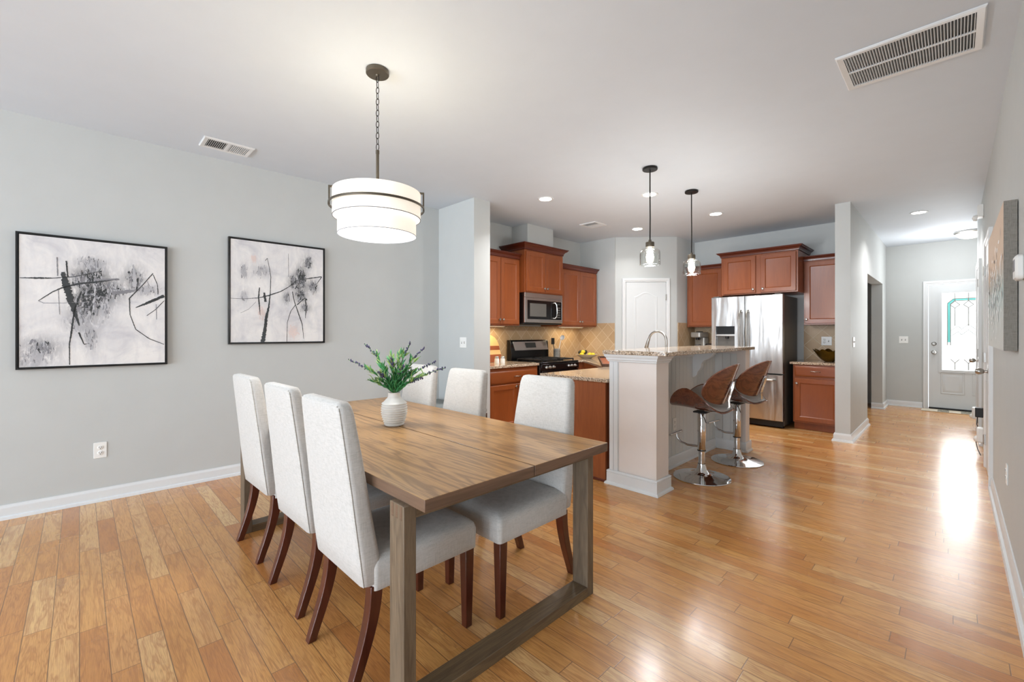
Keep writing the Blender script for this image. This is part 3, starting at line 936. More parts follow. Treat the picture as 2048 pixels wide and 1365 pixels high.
def art_bg(name, blobs):
    n = NT(name); c = n.coord()
    sp = n.n.new('ShaderNodeSeparateXYZ'); n.link(c, sp.inputs[0])
    f = n.noise(c, 5.0, 6, 0.65, 0.6)
    g = n.noise(n.map(c, (30, 1, 8)), 1.0, 4, 0.6)
    h = n.noise(n.map(c, (40, 1, 14)), 1.0, 5, 0.75, 0.8)
    col = n.ramp(f, [(0.30, 'c9c8cc'), (0.45, 'dddcdc'), (0.62, 'ebe9e6'), (0.8, 'f0eeea')])
    col = n.mix(n.ramp(g, [(0.5, rgb(0)), (0.8, rgb(0.35))]), col, lin('c2c1c6'))
    for bx, bz, sx, sz, k, m in blobs:
        dx = n.math('DIVIDE', n.math('SUBTRACT', sp.outputs[0], bx), sx * 1.35)
        dz = n.math('DIVIDE', n.math('SUBTRACT', sp.outputs[2], bz), sz * 1.35)
        d = n.math('ADD', n.math('MULTIPLY', dx, dx), n.math('MULTIPLY', dz, dz))
        w = n.math('POWER', 2.718, n.math('MULTIPLY', d, -1.0))
        t = n.math('MULTIPLY', w, n.math('MULTIPLY', n.ramp(h, [(0.34, rgb(0)), (0.54, rgb(1))]), (1.0, 0.85, 0.7, 0.5)[k]))
        col = n.mix(t, col, lin(('45484a', '77787a', 'a6a6ab', 'e3cdc6')[k]))
    n.set(Base_Color=col, Roughness=0.7, Normal=n.bump(f, 0.2, 0.002))
    return n.mat


def painting(y0, z0, w_, h_, S, B, label, seed):
    r = random.Random(seed)
    t = thing('painting', label, 'painting', (LX(y0) + 0.001, y0, z0), WR, 'pair of framed abstract paintings')
    d = 0.036
    fr = MB(); k = 0.010
    # floater frame: four mitred bars
    prof = [(0, 0), (0, -d), (k, -d), (k, -d + 0.006), (k + 0.002, -d + 0.006), (k + 0.002, 0)]
    rings = []
    for (x, z, sx, sz) in ((0, 0, 1, 1), (w_, 0, -1, 1), (w_, h_, -1, -1), (0, h_, 1, -1)):
        rings.append([(x + sx * p, y, z + sz * p) for p, y in prof])
    rings.append(rings[0])
    fr.loft(rings, False, False)
    fr.build('picture_frame', M['canvas_frame'], t, 0, 30)
    g = 0.016
    c = MB().box(g, w_ - g, -d + 0.006, -0.002, g, h_ - g)
    yb = -d + 0.0056

    def quad(cx, cz, L, W, a, m, yy):
        ca, sa = math.cos(a), math.sin(a)
        pts = []
        for px, pz in ((-L / 2, -W / 2), (-L / 6, -W / 2 * r.uniform(.6, 1.3)), (L / 6, -W / 2 * r.uniform(.6, 1.3)), (L / 2, -W / 2 * r.uniform(.2, 1)), (L / 2, W / 2 * r.uniform(.2, 1)), (L / 6, W / 2 * r.uniform(.6, 1.3)), (-L / 6, W / 2 * r.uniform(.6, 1.3)), (-L / 2, W / 2)):
            x = cx + px * ca - pz * sa; z = cz + px * sa + pz * ca
            x = min(max(x, g + 0.001), w_ - g - 0.001); z = min(max(z, g + 0.001), h_ - g - 0.001)
            pts.append((x, yy, z))
        c.mat = m; c.add(pts, [tuple(range(8))])
    # patches of short knife dabs
    for bx, bz, sx, sz, col, n in B:
        for i in range(int(n * 2.2)):
            x = bx + r.gauss(0, 0.40) * sx; z = bz + r.gauss(0, 0.46) * sz
            core = abs(x - bx) / sx + abs(z - bz) / sz
            m = col
            q = r.random()
            if col == 0: m = 0 if q < 0.72 - 0.25 * core else (1 if q < 0.85 else 2)
            elif col == 1: m = 1 if q < 0.55 else (2 if q < 0.85 else 0)
            elif col == 2: m = 2 if q < 0.8 else 1
            sc = 1.0 if col == 0 else 0.8
            quad(x, z, r.uniform(0.010, 0.050) * sc, (r.uniform(0.002, 0.008) if r.random() < 0.8 else r.uniform(0.008, 0.016)) * sc, PI / 2 + r.gauss(0, 0.22), m + 1, yb - i * 1.2e-6 - r.random() * 0.0003)
        # white scraped flecks back over the dark
        if col == 0:
            for i in range(n // 4):
                quad(bx + r.gauss(0, 0.55) * sx, bz + r.gauss(0, 0.55) * sz, r.uniform(0.008, 0.028), r.uniform(0.001, 0.004), r.uniform(0, PI), 0, yb - 0.0006)
    # line strokes
    for pts, ws, col in S:
        if len(ws) == 1: ws = ws * len(pts)
        n = max(2, int(sum(math.dist(pts[i], pts[i + 1]) for i in range(len(pts) - 1)) / 0.008))
        up, dn = [], []
        for i in range(n + 1):
            u = i / n * (len(pts) - 1); a = min(int(u), len(pts) - 2); f = u - a
            f2 = f
            x = pts[a][0] * (1 - f2) + pts[a + 1][0] * f2; z = pts[a][1] * (1 - f2) + pts[a + 1][1] * f2
            ww = ws[a] * (1 - f) + ws[a + 1] * f
            dx, dz = pts[a + 1][0] - pts[a][0], pts[a + 1][1] - pts[a][1]; L = math.hypot(dx, dz)
            nx, nz = -dz / L, dx / L
            j = lambda: ww * 0.5 * r.uniform(0.65, 1.25)
            cl = lambda p: (min(max(p[0], g), w_ - g), yb - 0.0008, min(max(p[1], g), h_ - g))
            up.append(cl((x + nx * j(), z + nz * j()))); dn.append(cl((x - nx * j(), z - nz * j())))
        vs = up + dn; fs = [(i, i + 1, n + 1 + i + 1, n + 1 + i) for i in range(n)]
        c.mat = col + 1; c.add(vs, fs)
    c.build('canvas', [art_bg('abstract_canvas_%d' % seed, B), M['paint0'], M['paint1'], M['paint2'], M['paint3']], t, 0, 0, label='white canvas with charcoal brush marks')
    return t


painting(-0.305, 0.998, 0.805, 0.935, S1, B1, 'black framed abstract canvas on the grey wall, left one above the outlet', 3)
painting(0.915, 1.150, 0.812, 0.933, S2, B2, 'black framed abstract canvas on the grey wall, right one behind the chairs', 5)


# ------------------------------------------------ wall plates
def wall_plate(name, label, cat, loc, rz, w_=0.072, h_=0.116, kind='outlet', gangs=1, group=None):
    t = thing(name, label, cat, loc, rz, group)
    MB().rrect_z(-w_ / 2, w_ / 2, -h_ / 2, h_ / 2, 0, 0.006, 0.004, 3, 0.002)
    b = MB(); b.T = Matrix.Rotation(PI / 2, 4, 'X')
    b.rrect_z(-w_ / 2, w_ / 2, -h_ / 2, h_ / 2, 0, 0.006, 0.004, 3, 0.002)
    b.build('cover_plate', M['plastic'], t, 0, 40)
    kinds = kind if isinstance(kind, list) else [kind] * gangs
    for i, k in enumerate(kinds):
        cx = (i - (len(kinds) - 1) / 2) * 0.046
        if k == 'outlet':
            for cz in (-0.020, 0.020):
                s = MB(); s.lathe([(0.0165, 0.0), (0.0165, 0.0022), (0.0155, 0.003)], (cx, -0.006, cz), 20, False, True, 'Y')
                so = s.build('socket', M['plastic'], t, 0, 40)
                d = MB(); d.box(cx - 0.0075, cx - 0.0052, -0.0098, -0.0088, cz - 0.001, cz + 0.008); d.box(cx + 0.0052, cx + 0.0075, -0.0098, -0.0088, cz - 0.001, cz + 0.007)
                d.cyl((cx, -0.0088, cz - 0.008), 0.0026, 0.001, 10, 'Y')
                d.build('slot', M['slot'], so, 0, 40)
        else:
            MB().box(cx - 0.005, cx + 0.005, -0.0075, -0.0058, -0.012, 0.012).build('toggle_slot', M['slot'], t, 0)
            s = MB(); s.loft([[(cx - 0.004, -0.006, -0.004), (cx + 0.004, -0.006, -0.004), (cx + 0.004, -0.006, 0.010), (cx - 0.004, -0.006, 0.010)], [(cx - 0.0035, -0.018, 0.004), (cx + 0.0035, -0.018, 0.004), (cx + 0.0035, -0.018, 0.009), (cx - 0.0035, -0.018, 0.009)]])
            s.build('toggle', M['plastic'], t, 0, 30)
    return t


wall_plate('wall_outlet', 'white duplex outlet low on the left grey wall under the left painting', 'outlet', (LX(0.11), 0.11, 0.378), WR)
wall_plate('light_switch', 'white double toggle switch on the column face behind the dining chairs', 'light switch', (-3.90, 3.084, 1.141), 0, 0.118, 0.118, 'toggle', 2)
wall_plate('light_switch', 'white switch plate on the hall side of the kitchen end wall', 'light switch', (-0.83, 6.43, 1.142), PI / 2, 0.118, 0.118, 'toggle', 2)
wall_plate('light_switch', 'white double switch plate on the far wall left of the entry door', 'light switch', (-0.61, 9.98, 1.135), 0, 0.118, 0.118, 'toggle', 2)
wall_plate('wall_outlet', 'white outlet low on the right wall near the camera', 'outlet', (0.216, 3.81, 0.43), -PI / 2)

# ------------------------------------------------ right wall: canvas, thermostat, alarm, plug
cv = thing('wall_canvas', 'unframed canvas with white blossoms on peach and teal, hanging on the right wall', 'painting', (0.216, 4.55, 1.16), -PI / 2)
c = MB(); c.box(0, 1.345, -0.048, -0.003, 0, 0.73)
c.m = [1, 1, 0, 1, 1, 1]
rr = random.Random(9)
for i in range(230):
    x = rr.gauss(0.6, 0.38); z = 0.20 + rr.gauss(0.12, 0.12)
    if not (0.03 < x < 1.31 and 0.04 < z < 0.62): continue
    L, W, a = rr.uniform(0.012, 0.04), rr.uniform(0.006, 0.014), rr.uniform(0, PI)
    pts = [(x + L * math.cos(a + q) * (1 if k % 2 == 0 else W / L), -0.0492 - i * 4e-6, z + L * math.sin(a + q) * (1 if k % 2 == 0 else W / L)) for k, q in enumerate((0, PI / 2, PI, 3 * PI / 2))]
    c.mat = 2 if rr.random() < 0.75 else 3
    c.add(pts, [(0, 1, 2, 3)])
c.build('canvas', [M['art3'], M['artside'], M['plastic'], M['paint1']], cv, 0, 0)
tm = thing('thermostat', 'white wall thermostat on the right wall at the picture edge, before the canvas', 'thermostat', (0.216, 2.96, 1.535), -PI / 2)
b = MB(); b.T = Matrix.Rotation(PI / 2, 4, 'X'); b.rrect_z(-0.06, 0.06, -0.055, 0.055, 0, 0.030, 0.02, 5, 0.008); b.build('housing', M['plastic'], tm, 0, 40)
b = MB(); b.box(-0.035, 0.035, -0.0312, -0.0298, -0.015, 0.035); b.build('display', M['paint1'], tm, 0)
sd = thing('door_chime', 'white door chime box high on the right wall above the hall doors', 'chime', (0.216, 6.78, 2.50), -PI / 2)
b = MB(); b.box(-0.07, 0.07, -0.045, 0, -0.03, 0.10); b.build('housing', M['plastic'], sd, 0.006)
b = MB(); b.lathe([(0.03, 0), (0.034, 0.012), (0.028, 0.03), (0.001, 0.04)], (0, -0.045, -0.03), 16, True, True, 'Y'); b.build('sensor_dome', M['plastic'], sd)
pw = thing('power_adapter', 'black plug-in power adapter with thin cord, low on the right wall by the hall doors', 'power adapter', (0.216, 6.78, 0.40), -PI / 2)
MB().box(-0.03, 0.03, -0.062, -0.002, -0.045, 0.055).build('plug_body', M['blackmat'], pw, 0.006)
MB().tube([(0, -0.045, -0.045), (0.02, -0.05, -0.12), (0.0, -0.03, -0.2), (0.12, -0.06, -0.28), (0.25, -0.05, -0.34), (0.30, -0.03, -0.39)], 0.0035, 6).build('cord', M['blackmat'], pw)
for i, (yy, lab) in enumerate(((6.62, 'small white plug-in unit with ribbed body near the floor, under the black adapter'), (8.38, 'small white night light low on the right wall, beyond the second hall door'))):
    t = thing('night_light', lab, 'night light', (0.216, yy, 0.22), -PI / 2)
    MB().box(-0.05, 0.05, -0.055, -0.002, -0.10, 0.05).build('housing', M['plastic'], t, 0.012)
    MB().sph((0, -0.045, -0.07), 0.035, 14, 8).build('lamp_lens', M['plastic'], t)

# ------------------------------------------------ ceiling grilles
def grille(label, x0, x1, y0, y1, n, rows, along, half=False):
    t = thing('ceiling_vent', label, 'vent', ((x0 + x1) / 2, (y0 + y1) / 2, ZC - 0.0008))
    X, Y = (x1 - x0) / 2, (y1 - y0) / 2
    bw = 0.032
    fr = MB()
    prof = [(0, 0), (0, -0.006), (0.006, -0.012), (bw, -0.009), (bw, 0)]
    rings = []
    for sx, sy in ((-1, -1), (1, -1), (1, 1), (-1, 1), (-1, -1)):
        rings.append([(sx * (X - p), sy * (Y - p), z) for p, z in prof])
    fr.loft(rings, False, False)
    fr.build('frame', M['trim'], t, 0, 30)
    MB().box(-X + bw, X - bw, -Y + bw, Y - bw, -0.0015, -0.0005).build('dark_backing', M['slot'], t, 0)
    s = MB()
    if along == 'x':
        L = 2 * (X - bw); a0 = -X + bw
        for i in range(n):
            a = a0 + L * (i + 0.5) / n; p = L / n
            tl = 0.30 if not half or i < n / 2 else -0.30
            s.loft([[(a - p * 0.13, q, -0.0095), (a + p * 0.07, q, -0.0095), (a + p * (0.07 + tl), q, -0.002), (a - p * (0.13 - tl), q, -0.002)] for q in (-Y + bw, Y - bw)])
        for k in range(1, rows): s.box(-X + bw, X - bw, -0.006, 0.006, -0.0102, -0.003)
    else:
        L = 2 * (Y - bw); a0 = -Y + bw
        for i in range(n):
            a = a0 + L * (i + 0.5) / n; p = L / n
            tl = 0.30 if not half or i < n / 2 else -0.30
            s.loft([[(q, a - p * 0.16, -0.0095), (q, a + p * 0.08, -0.0095), (q, a + p * (0.08 + tl), -0.002), (q, a - p * (0.16 - tl), -0.002)] for q in (-X + bw, X - bw)])
        if half: s.box(-X + bw, X - bw, -0.012, 0.012, -0.0102, -0.003)
    s.build('louvre_slats', M['trim'], t, 0, 0)
    return t


grille('large white return air grille on the ceiling near the right wall', -0.457, 0.106, 2.918, 3.348, 43, 2, 'x')
grille('small white ceiling register above the left wall near the camera', -4.20, -3.975, 0.67, 1.01, 22, 1, 'y', True)
grille('small white square register on the kitchen ceiling above the range side', -3.62, -3.36, 4.88, 5.16, 10, 1, 'y', True)

# ------------------------------------------------ recessed lights
GR = 'recessed ceiling lights of the kitchen'
for i, (x, y, lab) in enumerate(((-3.196, 3.684, 'recessed ceiling light leftmost, in front of the range cabinets'), (-2.306, 4.36, 'recessed ceiling light right behind the front pendant rod'),
                                 (-3.19, 5.677, 'recessed ceiling light in front of the pantry door'), (-2.10, 5.66, 'recessed ceiling light right of the second pendant, in front of the refrigerator'),
                                 (-0.31, 7.376, 'recessed ceiling light in the hall before the dome lamp'))):
    t = thing('recessed_light', lab, 'ceiling light', (x, y, ZC - 0.0005), 0, GR)
    MB().lathe([(0.066, -0.001), (0.068, -0.005), (0.084, -0.006), (0.088, -0.0005)], (0, 0, 0), 32).build('trim_ring', M['trim'], t)
    MB().lathe([(0.001, -0.0035), (0.067, -0.0035)], (0, 0, 0), 32).build('lens', M['downlight'], t)
    l = bpy.data.lights.new('recessed_beam', 'AREA'); l.shape = 'DISK'; l.size = 0.13; l.energy = (4.5 if (x < -3 and y > 5) else 11) if x < -1 else 9; l.color = (1.0, 0.98, 0.97); l.spread = math.radians(125)
    lo = bpy.data.objects.new('recessed_beam', l); lo.location = (x, y, ZC - 0.012); COL.objects.link(lo)

# ------------------------------------------------ hall dome light
t = thing('dome_light', 'flush glass dome ceiling light in the entry hall', 'ceiling light', (0.16, 9.25, ZC - 0.0005))
MB().lathe([(0.001, -0.0005), (0.17, -0.001), (0.175, -0.02), (0.15, -0.035)], (0, 0, 0), 32).build('base_pan', M['nickel'], t)
MB().lathe([(0.15, -0.033), (0.145, -0.06), (0.11, -0.088), (0.06, -0.102), (0.001, -0.106)], (0, 0, 0), 32).build('glass_dome', M['domeglass'], t)
point_light('dome_lamp', (-0.05, 9.1, 2.30), 18, 0.28, (0.98, 0.98, 1.0))

# ------------------------------------------------ chandelier
cx, cy = -2.306, 1.205
ch = thing('chandelier', 'two-tier white drum shade chandelier with bronze ring hanging over the dining table', 'chandelier', (cx, cy, ZC))
zz = lambda z: z - ZC
MB().lathe([(0.001, 0.0), (0.062, -0.0005), (0.0635, -0.004), (0.0635, -0.022), (0.060, -0.026), (0.012, -0.027), (0.010, -0.034), (0.001, -0.036)], (0, 0, 0), 36).build('ceiling_canopy', M['bronze'], ch)
cn = MB(); z = -0.034
nl = 13; lh = (ZC - 0.034 - 2.288) / nl
for i in range(nl):
    zc = -0.034 - lh * (i + 0.5); H = lh * 0.5 + 0.0035; a = (i % 2) * PI / 2 + 0.5
    pts = []
    for k in range(18):
        q = 2 * PI * k / 18
        px = 0.0085 * math.cos(q); pz = (H - 0.0025) * math.sin(q) * (1.0)
        pz = max(-H + 0.0025, min(H - 0.0025, pz * 1.15))
        pts.append((px * math.cos(a), px * math.sin(a), zc + pz))
    cn.tube(pts, 0.0021, 6, True)
cn.build('chain', M['darkmetal'], ch)
MB().cyl((0, 0, zz(2.02)), 0.0085, 0.265, 12).lathe([(0.001, zz(2.285)), (0.010, zz(2.285)), (0.010, zz(2.265))], (0, 0, 0), 12).build('stem', M['bronze'], ch)
R1, R2 = 0.240, 0.214
up = MB().lathe([(R1, zz(1.897)), (R1, zz(2.043)), (R1 - 0.0025, zz(2.043)), (R1 - 0.0025, zz(1.897)), (R1, zz(1.897))], (0, 0, 0), 72).build('upper_shade', M['shade'], ch)
MB().lathe([(R1 + 0.0006, zz(1.8965)), (R1 + 0.0006, zz(1.9000)), (R1 - 0.003, zz(1.9000)), (R1 - 0.003, zz(1.8965)), (R1 + 0.0006, zz(1.8965))], (0, 0, 0), 72).build('shade_hem', M['paint1'], up)
MB().lathe([(R1 - 0.0028, zz(1.8985)), (R2 - 0.001, zz(1.8985)), (R2 - 0.001, zz(1.9000)), (R1 - 0.0028, zz(1.9000)), (R1 - 0.0028, zz(1.8985))], (0, 0, 0), 72).build('diffuser_ring', M['diffuser'], ch)
lo_ = MB().lathe([(R2, zz(1.800)), (R2, zz(1.905)), (R2 - 0.0025, zz(1.905)), (R2 - 0.0025, zz(1.800)), (R2, zz(1.800))], (0, 0, 0), 72).build('lower_shade', M['shade'], ch)
MB().lathe([(R2 + 0.0006, zz(1.7995)), (R2 + 0.0006, zz(1.803)), (R2 - 0.003, zz(1.803)), (R2 - 0.003, zz(1.7995)), (R2 + 0.0006, zz(1.7995))], (0, 0, 0), 72).build('shade_hem', M['paint1'], lo_)
MB().lathe([(0.001, zz(1.803)), (R2 - 0.0028, zz(1.803)), (R2 - 0.0028, zz(1.8045)), (0.001, zz(1.8045))], (0, 0, 0), 72).build('bottom_diffuser', M['diffuser'], ch)
RO = 0.256
MB().lathe([(RO, zz(1.954)), (RO + 0.006, zz(1.954)), (RO + 0.006, zz(1.966)), (RO, zz(1.966)), (RO, zz(1.954))], (0, 0, 0), 72).build('metal_ring', M['bronze'], ch)
ca_ = math.atan2(cy, cx) + PI / 2
br = []
for k in range(2):
    a = ca_ + k * PI + math.radians(-2)
    T = Matrix.Rotation(a, 4, 'Z')
    b = MB(); b.T = T
    b.box(RO - 0.004, RO + 0.004, -0.009, 0.009, zz(1.958), zz(2.060)); b.box(RO - 0.05, RO + 0.004, -0.009, 0.009, zz(2.056), zz(2.064))
    b.build('bracket_arm', M['bronze'], ch, 0.0008)
for k in range(3):
    a = k * 2 * PI / 3; p = (0.07 * math.cos(a), 0.07 * math.sin(a))
    MB().sph((p[0], p[1], zz(1.93)), 0.026, 16, 10, 1, 1, 1.3).build('light_bulb', M['bulb'], ch)
point_light('chandelier_lamp', (cx, cy, 1.96), 3, 0.09, (1.0, 0.97, 0.93))
point_light('chandelier_glow', (cx, cy, 1.70), 22, 0.2, (0.97, 0.98, 1.0))


# ------------------------------------------------ glass pendants
def make_pendant():
    t = thing('pendant_lamp', 'x', 'pendant lamp')
    MB().lathe([(0.001, 0), (0.064, -0.0005), (0.066, -0.004), (0.066, -0.018), (0.063, -0.021), (0.001, -0.022)], (0, 0, 0), 32).build('ceiling_canopy', M['darkmetal'], t)
    MB().tube([(0, 0, -0.02), (0.0, 0, -0.25), (0.002, 0, -0.45), (0, 0, -0.655)], 0.0055, 10).build('rod', M['darkmetal'], t)
    MB().lathe([(0.001, -0.65), (0.012, -0.65), (0.014, -0.668), (0.036, -0.672), (0.038, -0.676), (0.038, -0.716), (0.034, -0.719), (0.001, -0.719)], (0, 0, 0), 28).build('socket_cap', M['bronze'], t)
    g = MB().lathe([(0.030, -0.7195), (0.045, -0.724), (0.072, -0.736), (0.086, -0.752), (0.0895, -0.775), (0.0895, -0.860), (0.0915, -0.878), (0.0895, -0.8785), (0.0875, -0.860), (0.0875, -0.775), (0.084, -0.753), (0.071, -0.738), (0.044, -0.727), (0.030, -0.722)], (0, 0, 0), 40)
    g.build('glass_shade', M['glass'], t)
    MB().lathe([(0.001, -0.7192), (0.014, -0.7195), (0.016, -0.745), (0.028, -0.775), (0.034, -0.805), (0.030, -0.830), (0.016, -0.848), (0.001, -0.852)], (0, 0, 0), 24).build('light_bulb', M['bulb'], t)
    return t


p = make_pendant()
for i, (x, y, lab) in enumerate(((-1.934, 3.665, 'clear glass pendant lamp nearer the camera, over the front end of the bar'), (-1.94, 4.566, 'clear glass pendant lamp further back, over the far end of the bar'))):
    o = p if i == 0 else copy_tree(p)
    place(o, (x, y, ZC - 0.0005)); o['label'] = lab; o['group'] = 'glass pendants over the bar'
    point_light('pendant_bulb_light', (x, y, ZC - 0.93), 16, 0.09, (0.97, 0.98, 1.0))

# ================================================================== KITCHEN
CT = 0.865          # counter top height
CTb = CT - 0.032


def cab_door(parent, x0, x1, z0, z1, y, knob=None, name='door', mat='cherry', frame=0.055):
    """raised frame door; y is the cabinet face, door stands 20 mm proud"""
    o = MB(); f = y - 0.020
    R = lambda i: rct(x0, x1, z0, z1, i)
    o.loft([[(x, yy, z) for x, z in r] for r, yy in ((R(0), y - 0.0003), (R(0), f + 0.004), (R(0.004), f), (R(frame), f), (R(frame + 0.005), f + 0.003), (R(frame + 0.010), f + 0.0095), (R(frame + 0.013), f + 0.010))], True, True)
    d = o.build(name, M[mat], parent, 0, 25)
    if knob is not None:
        kx, kz = knob
        MB().lathe([(0.006, 0), (0.006, 0.010), (0.013, 0.016), (0.0155, 0.022), (0.012, 0.028), (0.001, 0.030)], (kx, f, kz), 16, True, True, 'Y').build('knob', M['nickel'], d)
    return d


def drawer(parent, x0, x1, z0, z1, y, hx=None, mat='cherry_h'):
    o = MB(); f = y - 0.020
    R = lambda i: rct(x0, x1, z0, z1, i)
    o.loft([[(x, yy, z) for x, z in r] for r, yy in ((R(0), y - 0.0003), (R(0), f + 0.008), (R(0.012), f + 0.002), (R(0.020), f), (R(0.021), f))], True, True)
    d = o.build('drawer', M[mat], parent, 0, 25)
    if hx is not None:
        zc = (z0 + z1) / 2
        MB().tube([(hx - 0.048, f, zc), (hx - 0.046, f - 0.016, zc + 0.003), (hx - 0.025, f - 0.024, zc + 0.004), (hx, f - 0.026, zc), (hx + 0.025, f - 0.024, zc + 0.004), (hx + 0.046, f - 0.016, zc + 0.003), (hx + 0.048, f, zc)], [0.006, 0.0045, 0.0045, 0.006, 0.0045, 0.0045, 0.006], 8).build('handle', M['nickel'], d)
    return d


def crown(parent, x0, x1, depth, z, h, out, left=True, right=True):
    prof = [(0.0, 0.0), (0.010, 0.004), (0.012, 0.3 * h), (0.30 * out, 0.42 * h), (0.40 * out, 0.55 * h), (0.75 * out, 0.72 * h), (0.85 * out, 0.86 * h), (out, 0.90 * h), (out, h)]
    rings = []
    for p, zz_ in prof:
        a = x0 - (p if left else 0); b = x1 + (p if right else 0)
        rings.append([(a, -0.001, z + zz_), (a, -depth - p, z + zz_), (b, -depth - p, z + zz_), (b, -0.001, z + zz_)])
    MB().loft(rings, False, True).build('crown_moulding', M['cherry_dark'], parent, 0, 25)


def body(parent, x0, x1, depth, z0, z1, toe=False, mat='cherry'):
    o = MB()
    if toe:
        o.box(x0, x1, -depth, -0.001, z0 + 0.095, z1); o.box(x0, x1, -depth + 0.06, -0.001, z0 + 0.001, z0 + 0.095)
    else: o.box(x0, x1, -depth, -0.001, z0, z1)
    return o.build('cabinet_body', M[mat], parent, 0.0015)


KR = PI / 2
UG = 'cherry wall cabinets'
# --- range wall (local x = world y, faces +X)
c = thing('wall_cabinet', 'cherry wall cabinet left of the microwave, beside the column', 'cabinet', (-4.3745, 3.325, 0), KR, UG)
body(c, 0, 0.805, 0.335, 1.345, 2.215); crown(c, 0, 0.805, 0.335, 2.215, 0.07, 0.045, False, False)
cab_door(c, 0.02, 0.452, 1.362, 2.20, -0.335, (0.425, 1.42)); cab_door(c, 0.458, 0.79, 1.362, 2.20, -0.335, (0.485, 1.42))
c = thing('wall_cabinet', 'tall-set cherry wall cabinet above the microwave with heavy crown', 'cabinet', (-4.3745, 4.135, 0), KR, UG)
body(c, 0, 0.79, 0.425, 1.785, 2.345); crown(c, 0, 0.79, 0.425, 2.345, 0.085, 0.065)
cab_door(c, 0.02, 0.392, 1.80, 2.33, -0.425, (0.365, 1.85)); cab_door(c, 0.398, 0.77, 1.80, 2.33, -0.425, (0.425, 1.85))
c = thing('wall_cabinet', 'cherry wall cabinet right of the microwave by the kitchen corner', 'cabinet', (-4.3745, 4.932, 0), KR, UG)
body(c, 0, 0.96, 0.335, 1.345, 2.195); crown(c, 0, 0.96, 0.335, 2.195, 0.07, 0.045, False, True)
cab_door(c, 0.06, 0.508, 1.365, 2.18, -0.335, (0.482, 1.42)); cab_door(c, 0.514, 0.945, 1.365, 2.18, -0.335, (0.54, 1.42))
BG = 'cherry base cabinets'
c = thing('base_cabinet', 'cherry base cabinet between the column and the range', 'cabinet', (-4.3745, 3.325, 0), KR, BG)
body(c, 0, 0.862, 0.605, 0, CTb - 0.001, True)
drawer(c, 0.03, 0.845, 0.648, 0.795, -0.605, 0.475)
cab_door(c, 0.03, 0.474, 0.115, 0.63, -0.605, (0.447, 0.60)); cab_door(c, 0.480, 0.845, 0.115, 0.63, -0.605, (0.507, 0.60))
c = thing('corner_cabinet', 'cherry corner base cabinet right of the range under the bent granite counter', 'cabinet', (0, 0, 0), 0, BG)
POLY = [(-3.75, 4.995), (-3.70, 5.08), (-2.86, 4.30), (-2.765, 4.16), (-2.765, 3.105), (-2.022, 3.105), (-2.022, 4.95), (-2.45, 4.95), (-3.28, 5.70), (-3.715, 5.918), (-4.374, 5.918), (-4.374, 4.995)]
MB().prism([(-3.78, 5.0), (-3.72, 5.10), (-2.87, 4.33), (-2.45, 4.90), (-3.28, 5.66), (-3.72, 5.90), (-4.372, 5.90), (-4.372, 5.0)], 0.001, CTb - 0.001).build('cabinet_body', M['cherry'], c, 0.0015, world=True)
c = thing('base_cabinet', 'cherry peninsula cabinet with plain end panel behind the nearest far-side chair', 'cabinet', (-2.38, 3.6, 0), 0, BG)
MB().box(-2.73, -2.052, 3.145, 4.295, 0.001, CTb - 0.001).build('cabinet_body', M['cherry'], c, 0.0015, world=True)
MB().box(-2.735, -2.052, 3.128, 3.1445, 0.001, CTb - 0.001).build('end_panel', M['cherry_side'], c, 0.001, world=True)
MB().box(-2.74, -2.052, 3.116, 3.1275, 0.001, 0.02).build('shoe_moulding', M['cherry_dark'], c, 0.002, world=True)
wt = thing('granite_worktop', 'speckled granite worktop left of the range', 'worktop', (-4.05, 3.75, CTb))
MB().box(-4.374, -3.738, 3.3205, 4.19, CTb, CT).build('slab', M['granite'], wt, 0.004, world=True)
wt = thing('granite_worktop', 'speckled granite worktop bending from the range round to the peninsula', 'worktop', (-2.4, 4, CTb))
MB().prism(POLY, CTb, CT).build('slab', M['granite'], wt, 0.004, world=True)

for i, (yy, L) in enumerate(((3.72, 0.55), (5.45, 0.55))):
    t = thing('under_cabinet_light', ('slim light strip under the wall cabinet left of the microwave', 'slim light strip under the wall cabinet right of the microwave')[i], 'light', (-4.20, yy, 1.3445))
    MB().box(-0.03, 0.03, -L / 2, L / 2, -0.012, -0.0002).build('housing', M['trim'], t, 0.002)
    MB().box(-0.022, 0.022, -L / 2 + 0.01, L / 2 - 0.01, -0.0145, -0.0122).build('lens', M['striplens'], t)
    al = area_light('under_cabinet_beam', (-4.20, yy, 1.325), (0, 0, 0), 0.04, L, 3.0 if i == 0 else 1.5, (1.0, 0.80, 0.50))

# --- backsplash (local xz plane)
for i, (loc, rz, w_, z0, z1) in enumerate((((-4.3745, 3.3215, 0), KR, 2.597, CT + 0.0005, 1.345), ((-4.373, 5.9195, 0), 0, 0.66, CT + 0.0005, 1.405), ((-3.0195, 6.60, 0), KR, 0.628, 0.8755, 1.41), ((-3.018, 7.2295, 0), 0, 0.56, 0.8755, 1.34), ((-1.485, 7.2295, 0), 0, 0.51, 0.8755, 1.355))):
    o = MB().box(0.0, w_, -0.008, 0.0, z0, z1).build('trim_%d' % (i + 1), M['tile'], None, 0.001, kind='structure')
    if i == 1:
        pass
    o.location = loc; o.rotation_euler = (0, 0, rz)

